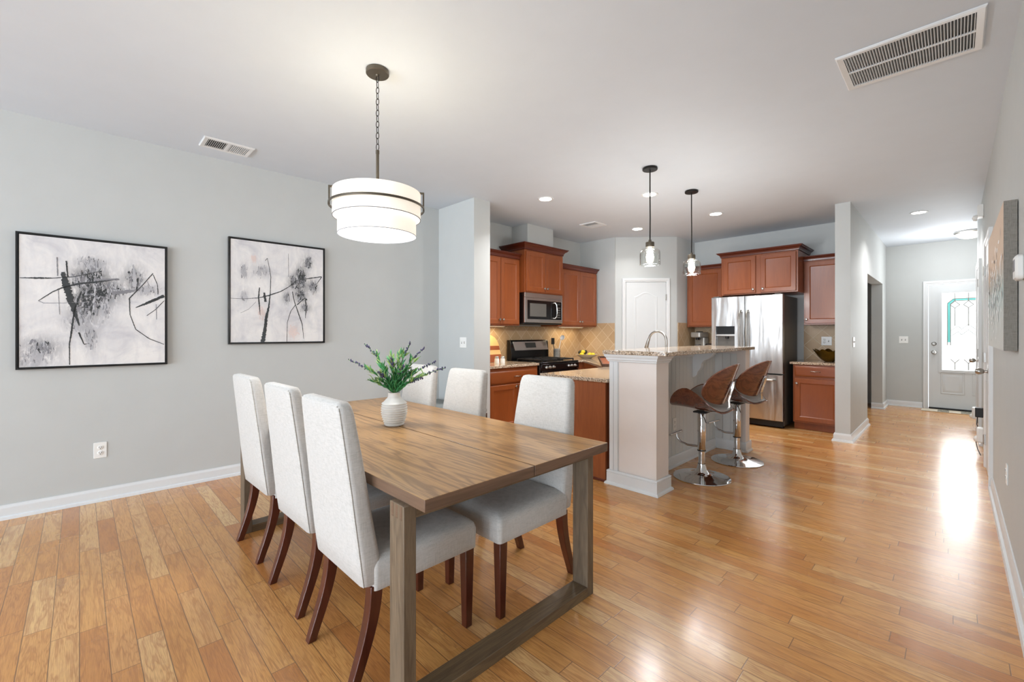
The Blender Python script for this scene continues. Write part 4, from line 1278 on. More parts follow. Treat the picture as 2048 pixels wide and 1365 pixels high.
# --- microwave
mw = thing('microwave', 'stainless over-the-range microwave with black window', 'microwave', (-4.3745, 4.140, 0), KR)
MB().box(0.002, 0.782, -0.405, -0.001, 1.385, 1.782).build('case', M['black'], mw, 0.002)
MB().box(0.002, 0.782, -0.400, -0.020, 1.365, 1.3845).build('vent_base', M['blackmat'], mw, 0.002)
MB().box(0.002, 0.782, -0.425, -0.406, 1.722, 1.782).build('top_panel', M['steel_flat'], mw, 0.003)
d = MB()
rect_rings(d, [(rct(0.002, 0.782, 1.387, 1.719), -0.406), (rct(0.002, 0.782, 1.387, 1.719), -0.422), (rct(0.002, 0.782, 1.387, 1.719, 0.003), -0.425), ([(0.05, 1.432), (0.765, 1.432), (0.765, 1.688), (0.05, 1.688)], -0.425), ([(0.053, 1.435), (0.762, 1.435), (0.762, 1.685), (0.053, 1.685)], -0.4215)])
dd = d.build('door', M['steel_flat'], mw, 0, 25)
MB().box(0.053, 0.762, -0.4235, -0.4216, 1.435, 1.685).build('door_glass', M['black'], dd, 0)
MB().box(0.10, 0.43, -0.4245, -0.4236, 1.47, 1.645).build('window_mesh', M['darkgrey'], dd, 0)
MB().box(0.655, 0.73, -0.4245, -0.4236, 1.64, 1.665).build('clock_display', M['slot'], dd, 0)
kp = MB()
for i in range(5):
    for j in range(3): kp.box(0.66 + j * 0.026, 0.678 + j * 0.026, -0.4245, -0.4236, 1.46 + i * 0.033, 1.478 + i * 0.033)
kp.build('keypad', M['darkgrey'], dd, 0)
MB().tube([(0.575, -0.425, 1.455), (0.585, -0.452, 1.452), (0.60, -0.468, 1.48), (0.605, -0.472, 1.56), (0.60, -0.468, 1.64), (0.585, -0.452, 1.668), (0.575, -0.425, 1.665)], 0.009, 10).build('handle', M['chrome'], dd)

# --- range
rg = thing('gas_range', 'black gas range with stainless control backguard', 'stove', (-4.3745, 4.197, 0), KR)
W = 0.782
MB().box(0, W, -0.64, -0.03, 0.06, 0.845).build('oven_body', M['black'], rg, 0.004)
MB().box(0.0, W, -0.665, -0.03, 0.8455, 0.870).build('cooktop', M['black'], rg, 0.006)
o = MB(); o.prism_yz([(-0.03, 0.8705), (-0.115, 0.8705), (-0.115, 0.985), (-0.10, 1.13), (-0.085, 1.150), (-0.03, 1.150)], 0.0, W)
o.build('backguard', M['black'], rg, 0.004)
o = MB(); o.T = Matrix.Identity(4)
o.loft([[(0.055, y, z) for y, z in ((-0.118, 1.01), (-0.1025, 1.125))], [(W - 0.03, y, z) for y, z in ((-0.118, 1.01), (-0.1025, 1.125))]][0:2], False, False, False)
cp = MB(); cp.add([(0.07, -0.124, 1.006), (W - 0.02, -0.124, 1.006), (W - 0.04, -0.106, 1.128), (0.04, -0.106, 1.128), (0.07, -0.114, 1.006), (W - 0.02, -0.114, 1.006), (W - 0.04, -0.096, 1.128), (0.04, -0.096, 1.128)], [(0, 1, 2, 3), (7, 6, 5, 4), (0, 4, 5, 1), (1, 5, 6, 2), (2, 6, 7, 3), (3, 7, 4, 0)])
cpo = cp.build('control_panel', M['steel_flat'], rg, 0.002)
MB().add([(0.29, -0.1228, 1.04), (0.50, -0.1228, 1.04), (0.49, -0.1125, 1.112), (0.275, -0.1125, 1.112)], [(0, 1, 2, 3)]).build('clock_display', M['slot'], cpo, 0)
MB().box(0.0, W, -0.672, -0.641, 0.762, 0.8445).build('knob_panel', M['black'], rg, 0.004)
for k in (0.09, 0.16, 0.23, 0.55, 0.62, 0.69):
    MB().lathe([(0.020, 0), (0.020, 0.006), (0.015, 0.012), (0.013, 0.028), (0.001, 0.030)], (k, -0.672, 0.803), 14, True, True, 'Y').box(k - 0.002, k + 0.002, -0.7035, -0.70, 0.79, 0.816).build('knob', M['steel_flat'], rg)
MB().box(0.01, W - 0.01, -0.668, -0.641, 0.24, 0.757).build('oven_door', M['black'], rg, 0.004)
MB().tube([(0.06, -0.668, 0.71), (0.06, -0.71, 0.71), (W - 0.06, -0.71, 0.71), (W - 0.06, -0.668, 0.71)], 0.011, 10).build('handle', M['steel_flat'], rg)
MB().box(0.01, W - 0.01, -0.665, -0.641, 0.07, 0.232).build('storage_drawer', M['black'], rg, 0.004)
for gx in (0.05, 0.41):
    gm = MB()
    for a in range(3): gm.box(gx + 0.02 + a * 0.145, gx + 0.034 + a * 0.145, -0.62, -0.15, 0.886, 0.900)
    for b_ in range(4): gm.box(gx + 0.02, gx + 0.324, -0.62 + b_ * 0.152, -0.606 + b_ * 0.152, 0.884, 0.902)
    for a in (0.02, 0.31):
        for b_ in (-0.62, -0.164): gm.box(gx + a, gx + a + 0.014, b_, b_ + 0.014, 0.8705, 0.886)
    gm.build('burner_grate', M['blackmat'], rg, 0.002)
    for b_ in (-0.50, -0.27):
        MB().lathe([(0.045, 0.8703), (0.045, 0.878), (0.03, 0.884), (0.001, 0.885)], (gx + 0.17, b_, 0), 18).build('burner_cap', M['black'], rg)

# --- things on the range-side counter
Z0 = CT + 0.0005
b = MB(); b.T = Matrix.Translation((-4.30, 3.85, Z0)) @ Matrix.Rotation(math.radians(-8), 4, 'Y')
b.lathe([(0.001, -0.009), (0.178, -0.009), (0.182, 0), (0.178, 0.009), (0.001, 0.009)], (0, 0, 0.182), 48, axis='X')
b.v = b.v
o = b.build('cutting_board', M['board_lt'], None, 0, 40); tag(o, 'round light wood cutting board leaning on the tiles beside the column', 'cutting board')
t = thing('cutting_board', 'reddish brown striped rectangular board leaning in front of the round one', 'cutting board', (-4.235, 3.80, Z0))
for k, (za, zb, m) in enumerate(((0.001, 0.10, 'board_dk'), (0.1005, 0.16, 'board_lt'), (0.1605, 0.215, 'board_dk'))):
    b = MB(); b.T = Matrix.Rotation(math.radians(-9), 4, 'Y')
    s0 = 0.205 - za * 0.18; s1 = 0.205 - zb * 0.18
    b.loft([[(-0.010, -s0, za), (0.010, -s0, za), (0.010, s0, za), (-0.010, s0, za)], [(-0.010, -s1, zb), (0.010, -s1, zb), (0.010, s1, zb), (-0.010, s1, zb)]])
    b.build('wood_strip', M[m], t, 0.001)
for i, (x, y, lab) in enumerate(((-4.00, 3.69, 'white shaker on the counter by the column, left of its twin'), (-3.965, 3.755, 'white shaker on the counter by the column, right of its twin'))):
    t = thing('shaker', lab, 'shaker', (x, y, Z0), 0, 'salt and pepper shakers')
    MB().lathe([(0.001, 0), (0.030, 0), (0.031, 0.004), (0.029, 0.055), (0.026, 0.066)], (0, 0, 0), 20, True, True).build('jar', M['ceramic'], t)
    MB().lathe([(0.0265, 0.0665), (0.027, 0.082), (0.022, 0.092), (0.001, 0.095)], (0, 0, 0), 20, True, True).build('cap', M['steel_flat'], t)

cr = thing('utensil_crock', 'perforated steel utensil holder on the counter right of the range', 'utensil holder', (-4.15, 5.04, Z0))
MB().lathe([(0.001, 0.002), (0.047, 0.002), (0.050, 0.0), (0.050, 0.145), (0.052, 0.150), (0.048, 0.150), (0.046, 0.145), (0.046, 0.008), (0.001, 0.008)], (0, 0, 0), 28).build('cup', M['steel_dull'], cr)
dots = MB()
for k in range(18):
    for j in range(7):
        a = 2 * PI * k / 18 + (j % 2) * PI / 18
        dots.sph((0.0502 * math.cos(a), 0.0502 * math.sin(a), 0.025 + j * 0.017), 0.0042, 6, 4)
dots.build('hole_pattern', M['slot'], cr)
us = MB(); us.tube([(0, 0, 0), (-0.03, -0.035, 0.20)], 0.005, 8)
o = us.build('handle', M['blackmat'], None); us2 = MB(); us2.box(-0.0025, 0.0025, -0.035, 0.035, 0, 0.095)
sp = thing('spatula', 'black slotted spatula standing in the steel utensil holder', 'spatula', (-4.155, 5.03, Z0 + 0.02))
o.parent = sp
us2.T = None
o2 = us2.build('blade', M['blackmat'], sp, 0.001); o2.location = (-0.032, -0.038, 0.195)
ld = thing('ladle', 'white ladle with deep bowl leaning out of the steel utensil holder', 'ladle', (-4.145, 5.05, Z0 + 0.02))
MB().tube([(0, 0, 0), (0.005, 0.03, 0.14), (0.01, 0.07, 0.27)], 0.005, 8).build('handle', M['plastic'], ld)
b = MB(); b.T = Matrix.Translation((0.012, 0.095, 0.295)) @ Matrix.Rotation(math.radians(70), 4, 'X')
b.lathe([(0.001, -0.034), (0.022, -0.030), (0.036, -0.014), (0.040, 0.0), (0.037, 0.0), (0.033, -0.012), (0.020, -0.026), (0.001, -0.030)], (0, 0, 0), 20); b.build('scoop', M['plastic'], ld)

# fruit bowl
fb = thing('fruit_bowl', 'shallow pale stoneware bowl on the corner counter, filled with lemons', 'bowl', (-3.90, 5.44, Z0))
MB().lathe([(0.001, 0.002), (0.07, 0.0), (0.075, 0.006), (0.12, 0.030), (0.165, 0.058), (0.172, 0.063), (0.160, 0.062), (0.115, 0.038), (0.07, 0.014), (0.001, 0.012)], (0, 0, 0), 36).build('bowl_shell', plain('stoneware', 'c3b49c', 0.5, var=0.15), fb)
lm = None
for i, (x, y, z, q, lab) in enumerate(((-0.03, -0.085, 0.064, 0.3, 'lemon at the left end of the fruit bowl, lowest'), (-0.045, -0.03, 0.100, 1.2, 'lemon heaped highest in the fruit bowl, left of the dark fruit'), (0.03, 0.02, 0.055, 2.0, 'lemon in the middle front of the fruit bowl'), (0.0, 0.085, 0.06, 0.8, 'lemon at the right end of the fruit bowl'), (0.07, 0.06, 0.06, 0.1, 'lemon at the front right of the fruit bowl'))):
    if lm is None:
        m = MB().lathe([(0.001, -0.037), (0.006, -0.034), (0.017, -0.026), (0.026, -0.010), (0.027, 0.007), (0.020, 0.023), (0.008, 0.032), (0.004, 0.036), (0.001, 0.037)], (0, 0, 0), 20, axis='X')
        lm = m.build('lemon', M['lemon'], None); o = lm
    else: o = lm.copy(); COL.objects.link(o)
    o.location = (-3.90 + x, 5.44 + y, Z0 + z); o.rotation_euler = (0, 0, q)
    tag(o, lab, 'lemon', 'lemons in the fruit bowl')
for i, (x, y, z, lab) in enumerate(((-0.115, 0.01, 0.092, 'dark green avocado at the back of the fruit bowl, left one'), (-0.085, 0.085, 0.092, 'dark green avocado at the back of the fruit bowl, right one'))):
    o = MB().lathe([(0.001, -0.045), (0.02, -0.038), (0.031, -0.015), (0.030, 0.008), (0.020, 0.030), (0.008, 0.044), (0.001, 0.046)], (0, 0, 0), 18, axis='X').build('avocado', plain('avocado', '2f2f1c', 0.5, var=0.3), None)
    o.location = (-3.90 + x, 5.44 + y, Z0 + z); o.rotation_euler = (0, -0.4, 0.9 + i); tag(o, lab, 'avocado', 'avocados in the fruit bowl')

# wooden serving tray tilted on the worktop
tr = thing('serving_tray', 'narrow dark brown wooden tray lying slanted on the peninsula worktop behind the bar', 'tray', (-2.72, 4.30, Z0 + 0.003), math.radians(128))
T = Matrix.Rotation(math.radians(-4.5), 4, 'Y')
b = MB(); b.T = T; b.box(0.0, 0.66, -0.11, 0.11, 0.0, 0.008); b.build('tray_base', M['board_dk'], tr, 0.001)
for a, c2 in ((-0.125, -0.1105), (0.1105, 0.125)):
    b = MB(); b.T = T; b.box(0.0, 0.66, a, c2, 0.0, 0.03); b.build('side_rail', M['darkwood'], tr, 0.002)
for a, c2 in ((-0.016, -0.0005), (0.6605, 0.676)):
    b = MB(); b.T = T; b.box(a, c2, -0.125, 0.125, 0.0, 0.03); b.build('end_rail', M['darkwood'], tr, 0.002)
MB().box(0.62, 0.65, -0.09, 0.09, -0.002, 0.0465).build('prop_foot', M['darkwood'], tr, 0.002)

# faucet
fc = thing('kitchen_faucet', 'brushed gooseneck kitchen faucet rising behind the bar top', 'faucet', (-2.15, 4.43, Z0))
MB().lathe([(0.001, 0), (0.028, 0), (0.028, 0.006), (0.018, 0.012), (0.017, 0.05), (0.013, 0.055), (0.001, 0.055)], (0, 0, 0), 20).build('base', M['nickel'], fc)
pts = [(0, 0, 0.05), (0, 0, 0.28)]
for k in range(13):
    a = PI * k / 12 * 0.93
    pts.append((-0.10 + 0.10 * math.cos(a), 0, 0.30 + 0.10 * math.sin(a)))
MB().tube(pts, 0.012, 12).build('neck', M['nickel'], fc)
e = pts[-1]
MB().tube([(e[0], 0, e[2]), (e[0] - 0.012, 0, e[2] - 0.03), (e[0] - 0.032, 0, e[2] - 0.10), (e[0] - 0.035, 0, e[2] - 0.108)], [0.0135, 0.016, 0.021, 0.018], 14).build('spray_head', M['nickel'], fc)
MB().tube([(0, 0.018, 0.04), (0, 0.05, 0.05), (0.0, 0.09, 0.085)], 0.006, 8).build('lever', M['nickel'], fc)

# --- breakfast bar
BT = 1.105
bar = thing('breakfast_bar', 'white panelled breakfast bar half wall with end post and beadboard face', 'breakfast bar', (-1.9, 4.0, 0))
MB().box(-2.018, -1.852, 3.336, 4.955, 0.001, 1.0725).build('half_wall', M['trim'], bar, 0, world=True)
PP = plain('pale_pink_beige_panel', 'e6ddd6', 0.6, var=0.02)
MB().box(-2.016, -1.60, 3.133, 3.3355, 0.001, 1.0725).build('end_post', PP, bar, 0.002, world=True, label='pale beige square end post')
bb = MB(); k = 0
x = -2.014
while x < -1.93:
    bb.box(x, min(x + 0.038, -1.928), 3.126, 3.1325, 0.1, 1.02); x += 0.0405
bb.build('post_beadboard', M['trim'], bar, 0.0015, world=True)
bb = MB(); y = 3.338
gw = 0.0815
BBm = plain('grey_white_beadboard', 'dcdedc', 0.45, var=0.01)
while y < 4.95:
    y2 = min(y + gw, 4.9545)
    bb.box(-1.8515, -1.8440, y, y2 - 0.0045, 0.01, 1.03)
    bb.box(-1.8515, -1.8462, y2 - 0.0045, y2, 0.01, 1.03)
    y = y2 + 0.0002
bb.build('beadboard_panel', BBm, bar, 0.0008, world=True)
bb = MB(); x = -1.8435
while x < -1.64:
    x2 = min(x + gw, -1.616); bb.box(x, x2 - 0.004, 4.9475, 4.9545, 0.01, 1.03); x = x2 + 0.0002
bb.build('return_panel', BBm, bar, 0.0008, world=True)
MB().box(-1.852, -1.535, 4.955, 5.075, 0.001, 1.0725).build('far_post', PP, bar, 0.002, world=True, label='pale beige far end post')


def mitred(mb, prof, x0, x1, y0, y1, sides='WSEN'):
    """moulding around a rectangle: S and E faces shown; prof = (out, z)"""
    seq = {'WSE': [(x0, y1, -1, 0), (x0, y0, -1, -1), (x1, y0, 1, -1), (x1, y1, 1, 0)], 'SE': [(x0, y0, 0, -1), (x1, y0, 1, -1), (x1, y1, 1, 0)], 'SEN': [(x0, y0, 0, -1), (x1, y0, 1, -1), (x1, y1, 1, 1), (x0, y1, 0, 1)], 'WSEN': [(x0, y1, -1, 0), (x0, y0, -1, -1), (x1, y0, 1, -1), (x1, y1, 1, 1), (x0 + 0.17, y1, 0, 1)], 'ENW': [(x1, y0, 1, 0), (x1, y1, 1, 1), (x0, y1, 0, 1)]}[sides]
    rings = [[(x + sx * o, y + sy * o, z) for o, z in prof] for x, y, sx, sy in seq]
    mb.loft(rings)


bpf = [(0.0, 0.120), (0.006, 0.118), (0.013, 0.112), (0.014, 0.104), (0.009, 0.100), (0.0125, 0.098), (0.013, 0.024), (0.022, 0.020), (0.027, 0.010), (0.028, 0.001), (0.0, 0.001)]
m = MB(); mitred(m, bpf, -2.018, -1.598, 3.124, 3.338, 'WSEN'); m.build('base_moulding', M['trim'], bar, 0, 30, world=True)
m = MB(); rings = []
mp = [(0.0, 0.105), (0.006, 0.104), (0.010, 0.098), (0.012, 0.09), (0.012, 0.022), (0.022, 0.016), (0.026, 0.001), (0.0, 0.001)]
m.loft([[(-1.8435 + o, y, z) for o, z in mp] for y in (3.34, 4.9465)])
m.loft([[(x, 4.947 - o, z) for o, z in mp] for x in (-1.843, -1.5345)])
m.loft([[(-1.5345 + o, y, z) for o, z in mp] for y in (4.93, 5.10)])
m.build('base_moulding', M['trim'], bar, 0, 30, world=True)
cpf = [(0.0, 1.012), (0.006, 1.014), (0.007, 1.022), (0.014, 1.030), (0.016, 1.044), (0.024, 1.052), (0.028, 1.062), (0.030, 1.0724), (0.0, 1.0724)]
m = MB(); mitred(m, cpf, -2.018, -1.598, 3.124, 3.338, 'WSEN'); m.build('crown_moulding', M['trim'], bar, 0, 30, world=True)
MB().box(-1.8435, -1.826, 3.37, 4.946, 1.015, 1.0724).build('frieze_board', M['trim'], bar, 0.002, world=True)
# shaped corbel
cpts = [(0.0, 0.80), (0.012, 0.81), (0.03, 0.815), (0.045, 0.835), (0.05, 0.86), (0.07, 0.885), (0.085, 0.91), (0.088, 0.945), (0.11, 0.975), (0.15, 0.995), (0.185, 1.02), (0.20, 1.045), (0.20, 1.0722), (0.0, 1.0722)]
m = MB(); m.loft([[(-1.8435 + a, y, z) for a, z in cpts] for y in (4.36, 4.42)]); m.build('corbel', M['trim'], bar, 0.002, 30, world=True)
bt = MB()
pts = [(-2.055, 3.085)] + [(-1.52 + 0.03 * math.cos(a), 3.115 + 0.03 * math.sin(a)) for a in (-PI / 2, -PI / 3, -PI / 6, 0)] + [(-1.485 + 0.0, 4.5)] + [(-1.525 + 0.04 * math.cos(a), 5.08 + 0.04 * math.sin(a)) for a in (0, PI / 6, PI / 3, PI / 2)] + [(-2.055, 5.12)]
wt = thing('granite_bar_top', 'raised speckled granite bar top with rounded corners on the breakfast bar', 'bar top', (-1.8, 4.0, 1.0727))
bt.prism(pts, 1.0727, BT); bt.build('slab', M['granite'], wt, 0.005, 40, 3, world=True)
wall_plate('wall_outlet', 'white outlet on the beadboard face of the breakfast bar', 'outlet', (-1.8435, 3.955, 0.395), PI / 2)


# --- bar stools
def make_stool():
    t = thing('bar_stool', 'x', 'stool')       # local: faces -x
    MB().lathe([(0.001, 0.0005), (0.228, 0.0005), (0.232, 0.004), (0.229, 0.009), (0.17, 0.018), (0.10, 0.030), (0.060, 0.048), (0.042, 0.070), (0.034, 0.100), (0.031, 0.12)], (0, 0, 0), 56).build('base', M['chrome'], t)
    MB().lathe([(0.026, 0.12), (0.026, 0.235)], (0, 0, 0), 28, True, True).build('piston', M['chrome'], t)
    MB().lathe([(0.031, 0.232), (0.0335, 0.235), (0.0335, 0.556), (0.031, 0.560)], (0, 0, 0), 28, True, True).build('sleeve', M['chrome'], t)
    MB().lathe([(0.0345, 0.2315), (0.0350, 0.2315), (0.0350, 0.2395), (0.0345, 0.2395)], (0, 0, 0), 28, True, True).build('collar', M['blackmat'], t)
    MB().tube([(-0.03, 0, 0.265), (-0.12, 0, 0.262), (-0.18, 0, 0.275), (-0.215, 0, 0.31), (-0.225, 0, 0.345)], 0.0095, 10).tube([(-0.228, -0.12, 0.350), (-0.228, 0.12, 0.350)], 0.0105, 12).build('footrest', M['chrome'], t)
    MB().tube([(0.01, -0.03, 0.552), (0.05, -0.075, 0.53), (0.075, -0.10, 0.495)], 0.0035, 8).build('lever', M['darkmetal'], t)
    MB().box(-0.055, 0.055, -0.05, 0.05, 0.5605, 0.573).build('mounting_plate', M['blackmat'], t, 0.002)

    def shell(f, nu=24, nv=14, th=0.012, pad=False):
        """f(u,v)->(point); u,v in the unit disc mapped to superellipse"""
        top, bot = [], []
        return None
    # seat: an oval plate, wings curled up at both sides, front slightly raised
    def seat_pt(u, v, off=0.0, k=1.0):
        # u lateral(-1..1)->y, v forward(+1 = front = -x)
        y = 0.245 * u * k; xx = 0.0 - 0.245 * v * k
        z = 0.583 + 0.19 * abs(u * k) ** 1.9 * (1.0 - 0.40 * (v * k - 0.15) ** 2 - 0.62 * max(0.0, 0.15 - v * k) ** 1.3) + 0.035 * max(0, v) - 0.02 * max(0, v) ** 2 + 0.02 * max(0, -v) ** 2
        return Vector((xx, y * (1 - 0.10 * abs(u * k) ** 2), z + off))

    def plate(fn, th, mats, name, parent, k=1.0, nr=8, ns=40, sq=2.6, dome=0.0):
        mb = MB(); vt, vb = [], []
        def disc(r, a):
            c, s = math.cos(a), math.sin(a)
            q = (abs(c) ** sq + abs(s) ** sq) ** (-1.0 / sq)
            return r * q * c, r * q * s
        vs = [fn(0, 0, th + dome, k)]; vs2 = [fn(0, 0, 0, k)]
        for i in range(1, nr + 1):
            r = i / nr
            for j in range(ns):
                u, v = disc(r, 2 * PI * j / ns)
                vs.append(fn(u, v, th + dome * (1 - r ** 6), k)); vs2.append(fn(u, v, 0, k))
        fs = []
        for j in range(ns): fs.append((0, 1 + j, 1 + (j + 1) % ns))
        for i in range(nr - 1):
            for j in range(ns):
                a = 1 + i * ns + j; b = 1 + i * ns + (j + 1) % ns
                fs.append((a, a + ns, b + ns, b))
        n1 = len(vs); fs2 = [tuple(n1 + q for q in f[::-1]) for f in fs]
        rim = [(1 + (nr - 1) * ns + (j + 1) % ns, 1 + (nr - 1) * ns + j, n1 + 1 + (nr - 1) * ns + j, n1 + 1 + (nr - 1) * ns + (j + 1) % ns) for j in range(ns)]
        mb.add([tuple(p) for p in vs + vs2], fs + fs2 + rim)
        return mb.build(name, mats, parent, 0, 50)
    st = plate(seat_pt, 0.011, M['walnut'], 'seat_shell', t)
    plate(lambda u, v, o, k: seat_pt(u, v, o + 0.0115, k), 0.003, M['stool_pad'], 'seat_pad', t, 0.965, dome=0.014)

    def back_pt(u, v, off=0.0, k=1.0):
        # u lateral, v up; outside (rear) at +x ; off moves to the front
        y = 0.25 * u * k; z = 0.822 + 0.17 * v * k - 0.02 * (u * k) ** 2
        x = 0.240 + 0.060 * v * k - 0.130 * abs(u * k) ** 1.9
        n_ = Vector((-1.0, -0.9 * u * k if False else 0.0, 0.25)).normalized()
        return Vector((x, y, z)) + n_ * off
    bs = plate(back_pt, 0.011, M['walnut'], 'back_shell', t, sq=2.2)
    plate(lambda u, v, o, k: back_pt(u, v, o + 0.0115, k), 0.004, M['stool_pad'], 'back_pad', t, 0.965, sq=2.2, dome=0.018)
    # flat chrome bracket from under the seat up the back
    path = [(0.03, 0.582), (0.12, 0.578), (0.185, 0.580), (0.212, 0.600), (0.222, 0.640), (0.218, 0.690), (0.232, 0.740), (0.250, 0.800), (0.258, 0.845)]
    wd = [0.02, 0.02, 0.02, 0.02, 0.02, 0.02, 0.024, 0.026, 0.014]
    rings = []
    for i, (x, z) in enumerate(path):
        a = path[max(0, i - 1)]; b = path[min(len(path) - 1, i + 1)]
        dx, dz = b[0] - a[0], b[1] - a[1]; L = math.hypot(dx, dz); nx, nz = dz / L * 0.004, -dx / L * 0.004
        w_ = wd[i]
        rings.append([(x - nx, -w_, z - nz), (x + nx, -w_, z + nz), (x + nx, w_, z + nz), (x - nx, w_, z - nz)])
    MB().loft(rings).build('bracket', M['chrome'], t, 0.0012, 50)
    return t


s = make_stool()
for i, (x, y, r, lab) in enumerate(((-1.535, 3.82, math.radians(1), 'walnut and chrome bar stool nearer the camera, by the bar outlet'), (-1.49, 4.555, math.radians(-5), 'walnut and chrome bar stool further back, towards the refrigerator'))):
    o = s if i == 0 else copy_tree(s)
    place(o, (x, y, 0), r); o['label'] = lab; o['group'] = 'walnut and chrome bar stools'

# --- fridge wall (local x = world x, faces -Y)
FY = 7.2295
c = thing('wall_cabinet', 'cherry wall cabinet left of the refrigerator, above the coffee maker', 'cabinet', (-3.0, FY, 0), 0, UG)
body(c, 0.0, 0.54, 0.33, 1.342, 2.235); crown(c, 0.0, 0.54, 0.33, 2.235, 0.06, 0.045, True, False)
cab_door(c, 0.03, 0.53, 1.36, 2.22, -0.33, None)
c = thing('wall_cabinet', 'deep cherry cabinet above the refrigerator with two doors', 'cabinet', (-2.37, FY, 0), 0, UG)
body(c, 0.0, 0.95, 0.63, 1.785, 2.325); crown(c, 0.0, 0.95, 0.63, 2.325, 0.07, 0.055)
cab_door(c, 0.035, 0.455, 1.80, 2.31, -0.63, (0.425, 1.85)); cab_door(c, 0.515, 0.93, 1.80, 2.31, -0.63, (0.545, 1.85))
c = thing('wall_cabinet', 'cherry wall cabinet right of the refrigerator above the gold bowl', 'cabinet', (-1.48, FY, 0), 0, UG)
body(c, 0.062, 0.505, 0.33, 1.357, 2.205); crown(c, 0.062, 0.505, 0.33, 2.205, 0.065, 0.045, False, False)
cab_door(c, 0.075, 0.50, 1.375, 2.19, -0.33, (0.095, 1.43))
c = thing('base_cabinet', 'cherry base cabinet right of the refrigerator with one drawer and door', 'cabinet', (-1.48, FY, 0), 0, BG)
body(c, 0.0, 0.505, 0.61, 0, 0.842, True)
drawer(c, 0.02, 0.495, 0.69, 0.825, -0.61, 0.245); cab_door(c, 0.02, 0.495, 0.115, 0.66, -0.61, (0.045, 0.60))
wt = thing('granite_worktop', 'short speckled granite worktop right of the refrigerator', 'worktop', (-1.25, 6.9, 0.843))
MB().box(-1.515, -0.9735, 6.592, 7.2293, 0.8435, 0.875).build('slab', M['granite'], wt, 0.004, world=True)
c = thing('base_cabinet', 'cherry base cabinet left of the refrigerator under the coffee maker', 'cabinet', (-3.015, FY, 0), 0, BG)
body(c, 0.0, 0.54, 0.61, 0, 0.842, True)
drawer(c, 0.02, 0.52, 0.69, 0.825, -0.61, 0.27); cab_door(c, 0.02, 0.52, 0.115, 0.66, -0.61, (0.48, 0.60))
wt = thing('granite_worktop', 'short speckled granite worktop left of the refrigerator', 'worktop', (-2.8, 6.9, 0.843))
MB().box(-3.0183, -2.468, 6.597, 7.2293, 0.8435, 0.875).build('slab', M['granite'], wt, 0.004, world=True)

fr = thing('refrigerator', 'stainless french-door refrigerator with ice dispenser and dark grey sides', 'refrigerator', (-2.0, 6.8, 0))
FX0, FX1, FM = -2.455, -1.557, -2.014
MB().box(FX0 + 0.004, FX1 - 0.002, 6.525, 7.19, 0.03, 1.742).build('case', M['darkgrey'], fr, 0.004, world=True)
# left door with dispenser recess
z0, z1 = 0.716, 1.755
d = MB(); dx0, dx1, dz0, dz1 = -2.392, -2.140, 1.005, 1.345
q = lambda x0, x1, a, b: [(x0, a), (x1, a), (x1, b), (x0, b)]
d.loft([[(x, y, z) for x, z in r] for r, y in ((q(FX0, FM - 0.003, z0, z1), 6.52), (q(FX0, FM - 0.003, z0, z1), 6.458), (q(FX0 + 0.006, FM - 0.009, z0 + 0.006, z1 - 0.006), 6.45), (q(dx0, dx1, dz0, dz1), 6.45), (q(dx0, dx1, dz0, dz1), 6.50))], True, True)
ld_ = d.build('door', M['steel'], fr, 0, 30, world=True)
MB().box(dx0 + 0.002, dx1 - 0.002, 6.475, 6.4985, 1.232, 1.343).build('dispenser_head', M['black'], ld_, 0, world=False)
inv = XF[fr.name].inverted()
for ob in [ld_.children[0]]:
    ob.data.transform(inv)
def sub(mb, name, mat, parent, bevel=0.0):
    o = mb.build(name, mat, parent, bevel); o.data.transform(XF[fr.name].inverted()); return o
sub(MB().box(dx0 + 0.002, dx1 - 0.002, 6.455, 6.4985, 1.205, 1.2315), 'dispenser_ledge', M['steel_flat'], ld_, 0.002)
sub(MB().box(dx0 + 0.002, dx1 - 0.002, 6.4945, 6.4990, 1.007, 1.2045), 'dispenser_recess', M['darkgrey'], ld_)
sub(MB().cyl((-2.25, 6.478, 1.17), 0.022, 0.034, 16), 'spout', M['blackmat'], ld_)
d = MB(); d.loft([[(x, y, z) for x, z in r] for r, y in ((q(FM + 0.003, FX1, z0, z1), 6.52), (q(FM + 0.003, FX1, z0, z1), 6.458), (q(FM + 0.009, FX1 - 0.006, z0 + 0.006, z1 - 0.006), 6.45))], True, True)
rd = d.build('door', M['steel'], fr, 0, 30, world=True)
sub(MB().box(-1.675, -1.605, 6.4475, 6.4495, 1.683, 1.708), 'badge', M['steel_flat'], rd, 0.001)
for par, hx in ((ld_, FM - 0.045), (rd, FM + 0.045)):
    b = MB().tube([(hx, 6.45, 0.925), (hx, 6.41, 0.93), (hx, 6.385, 0.965), (hx, 6.378, 1.05), (hx, 6.378, 1.42), (hx, 6.385, 1.51), (hx, 6.41, 1.545), (hx, 6.45, 1.55)], [0.016, 0.0155, 0.0145, 0.0145, 0.0145, 0.0145, 0.0155, 0.016], 14)
    sub(b, 'handle', M['nickel'], par)
d = MB(); d.loft([[(x, y, z) for x, z in r] for r, y in ((q(FX0, FX1, 0.098, 0.700), 6.52), (q(FX0, FX1, 0.098, 0.700), 6.458), (q(FX0 + 0.006, FX1 - 0.006, 0.104, 0.694), 6.45))], True, True)
fz = d.build('freezer_drawer', M['steel'], fr, 0, 30, world=True)
pts = [(-2.36, 6.45, 0.632), (-2.35, 6.412, 0.632)] + [(-2.35 + 0.69 * k / 8, 6.398 - 0.018 * math.sin(PI * k / 8), 0.632) for k in range(9)] + [(-1.66, 6.412, 0.632), (-1.65, 6.45, 0.632)]
sub(MB().tube(pts, 0.0145, 12), 'handle', M['nickel'], fz)
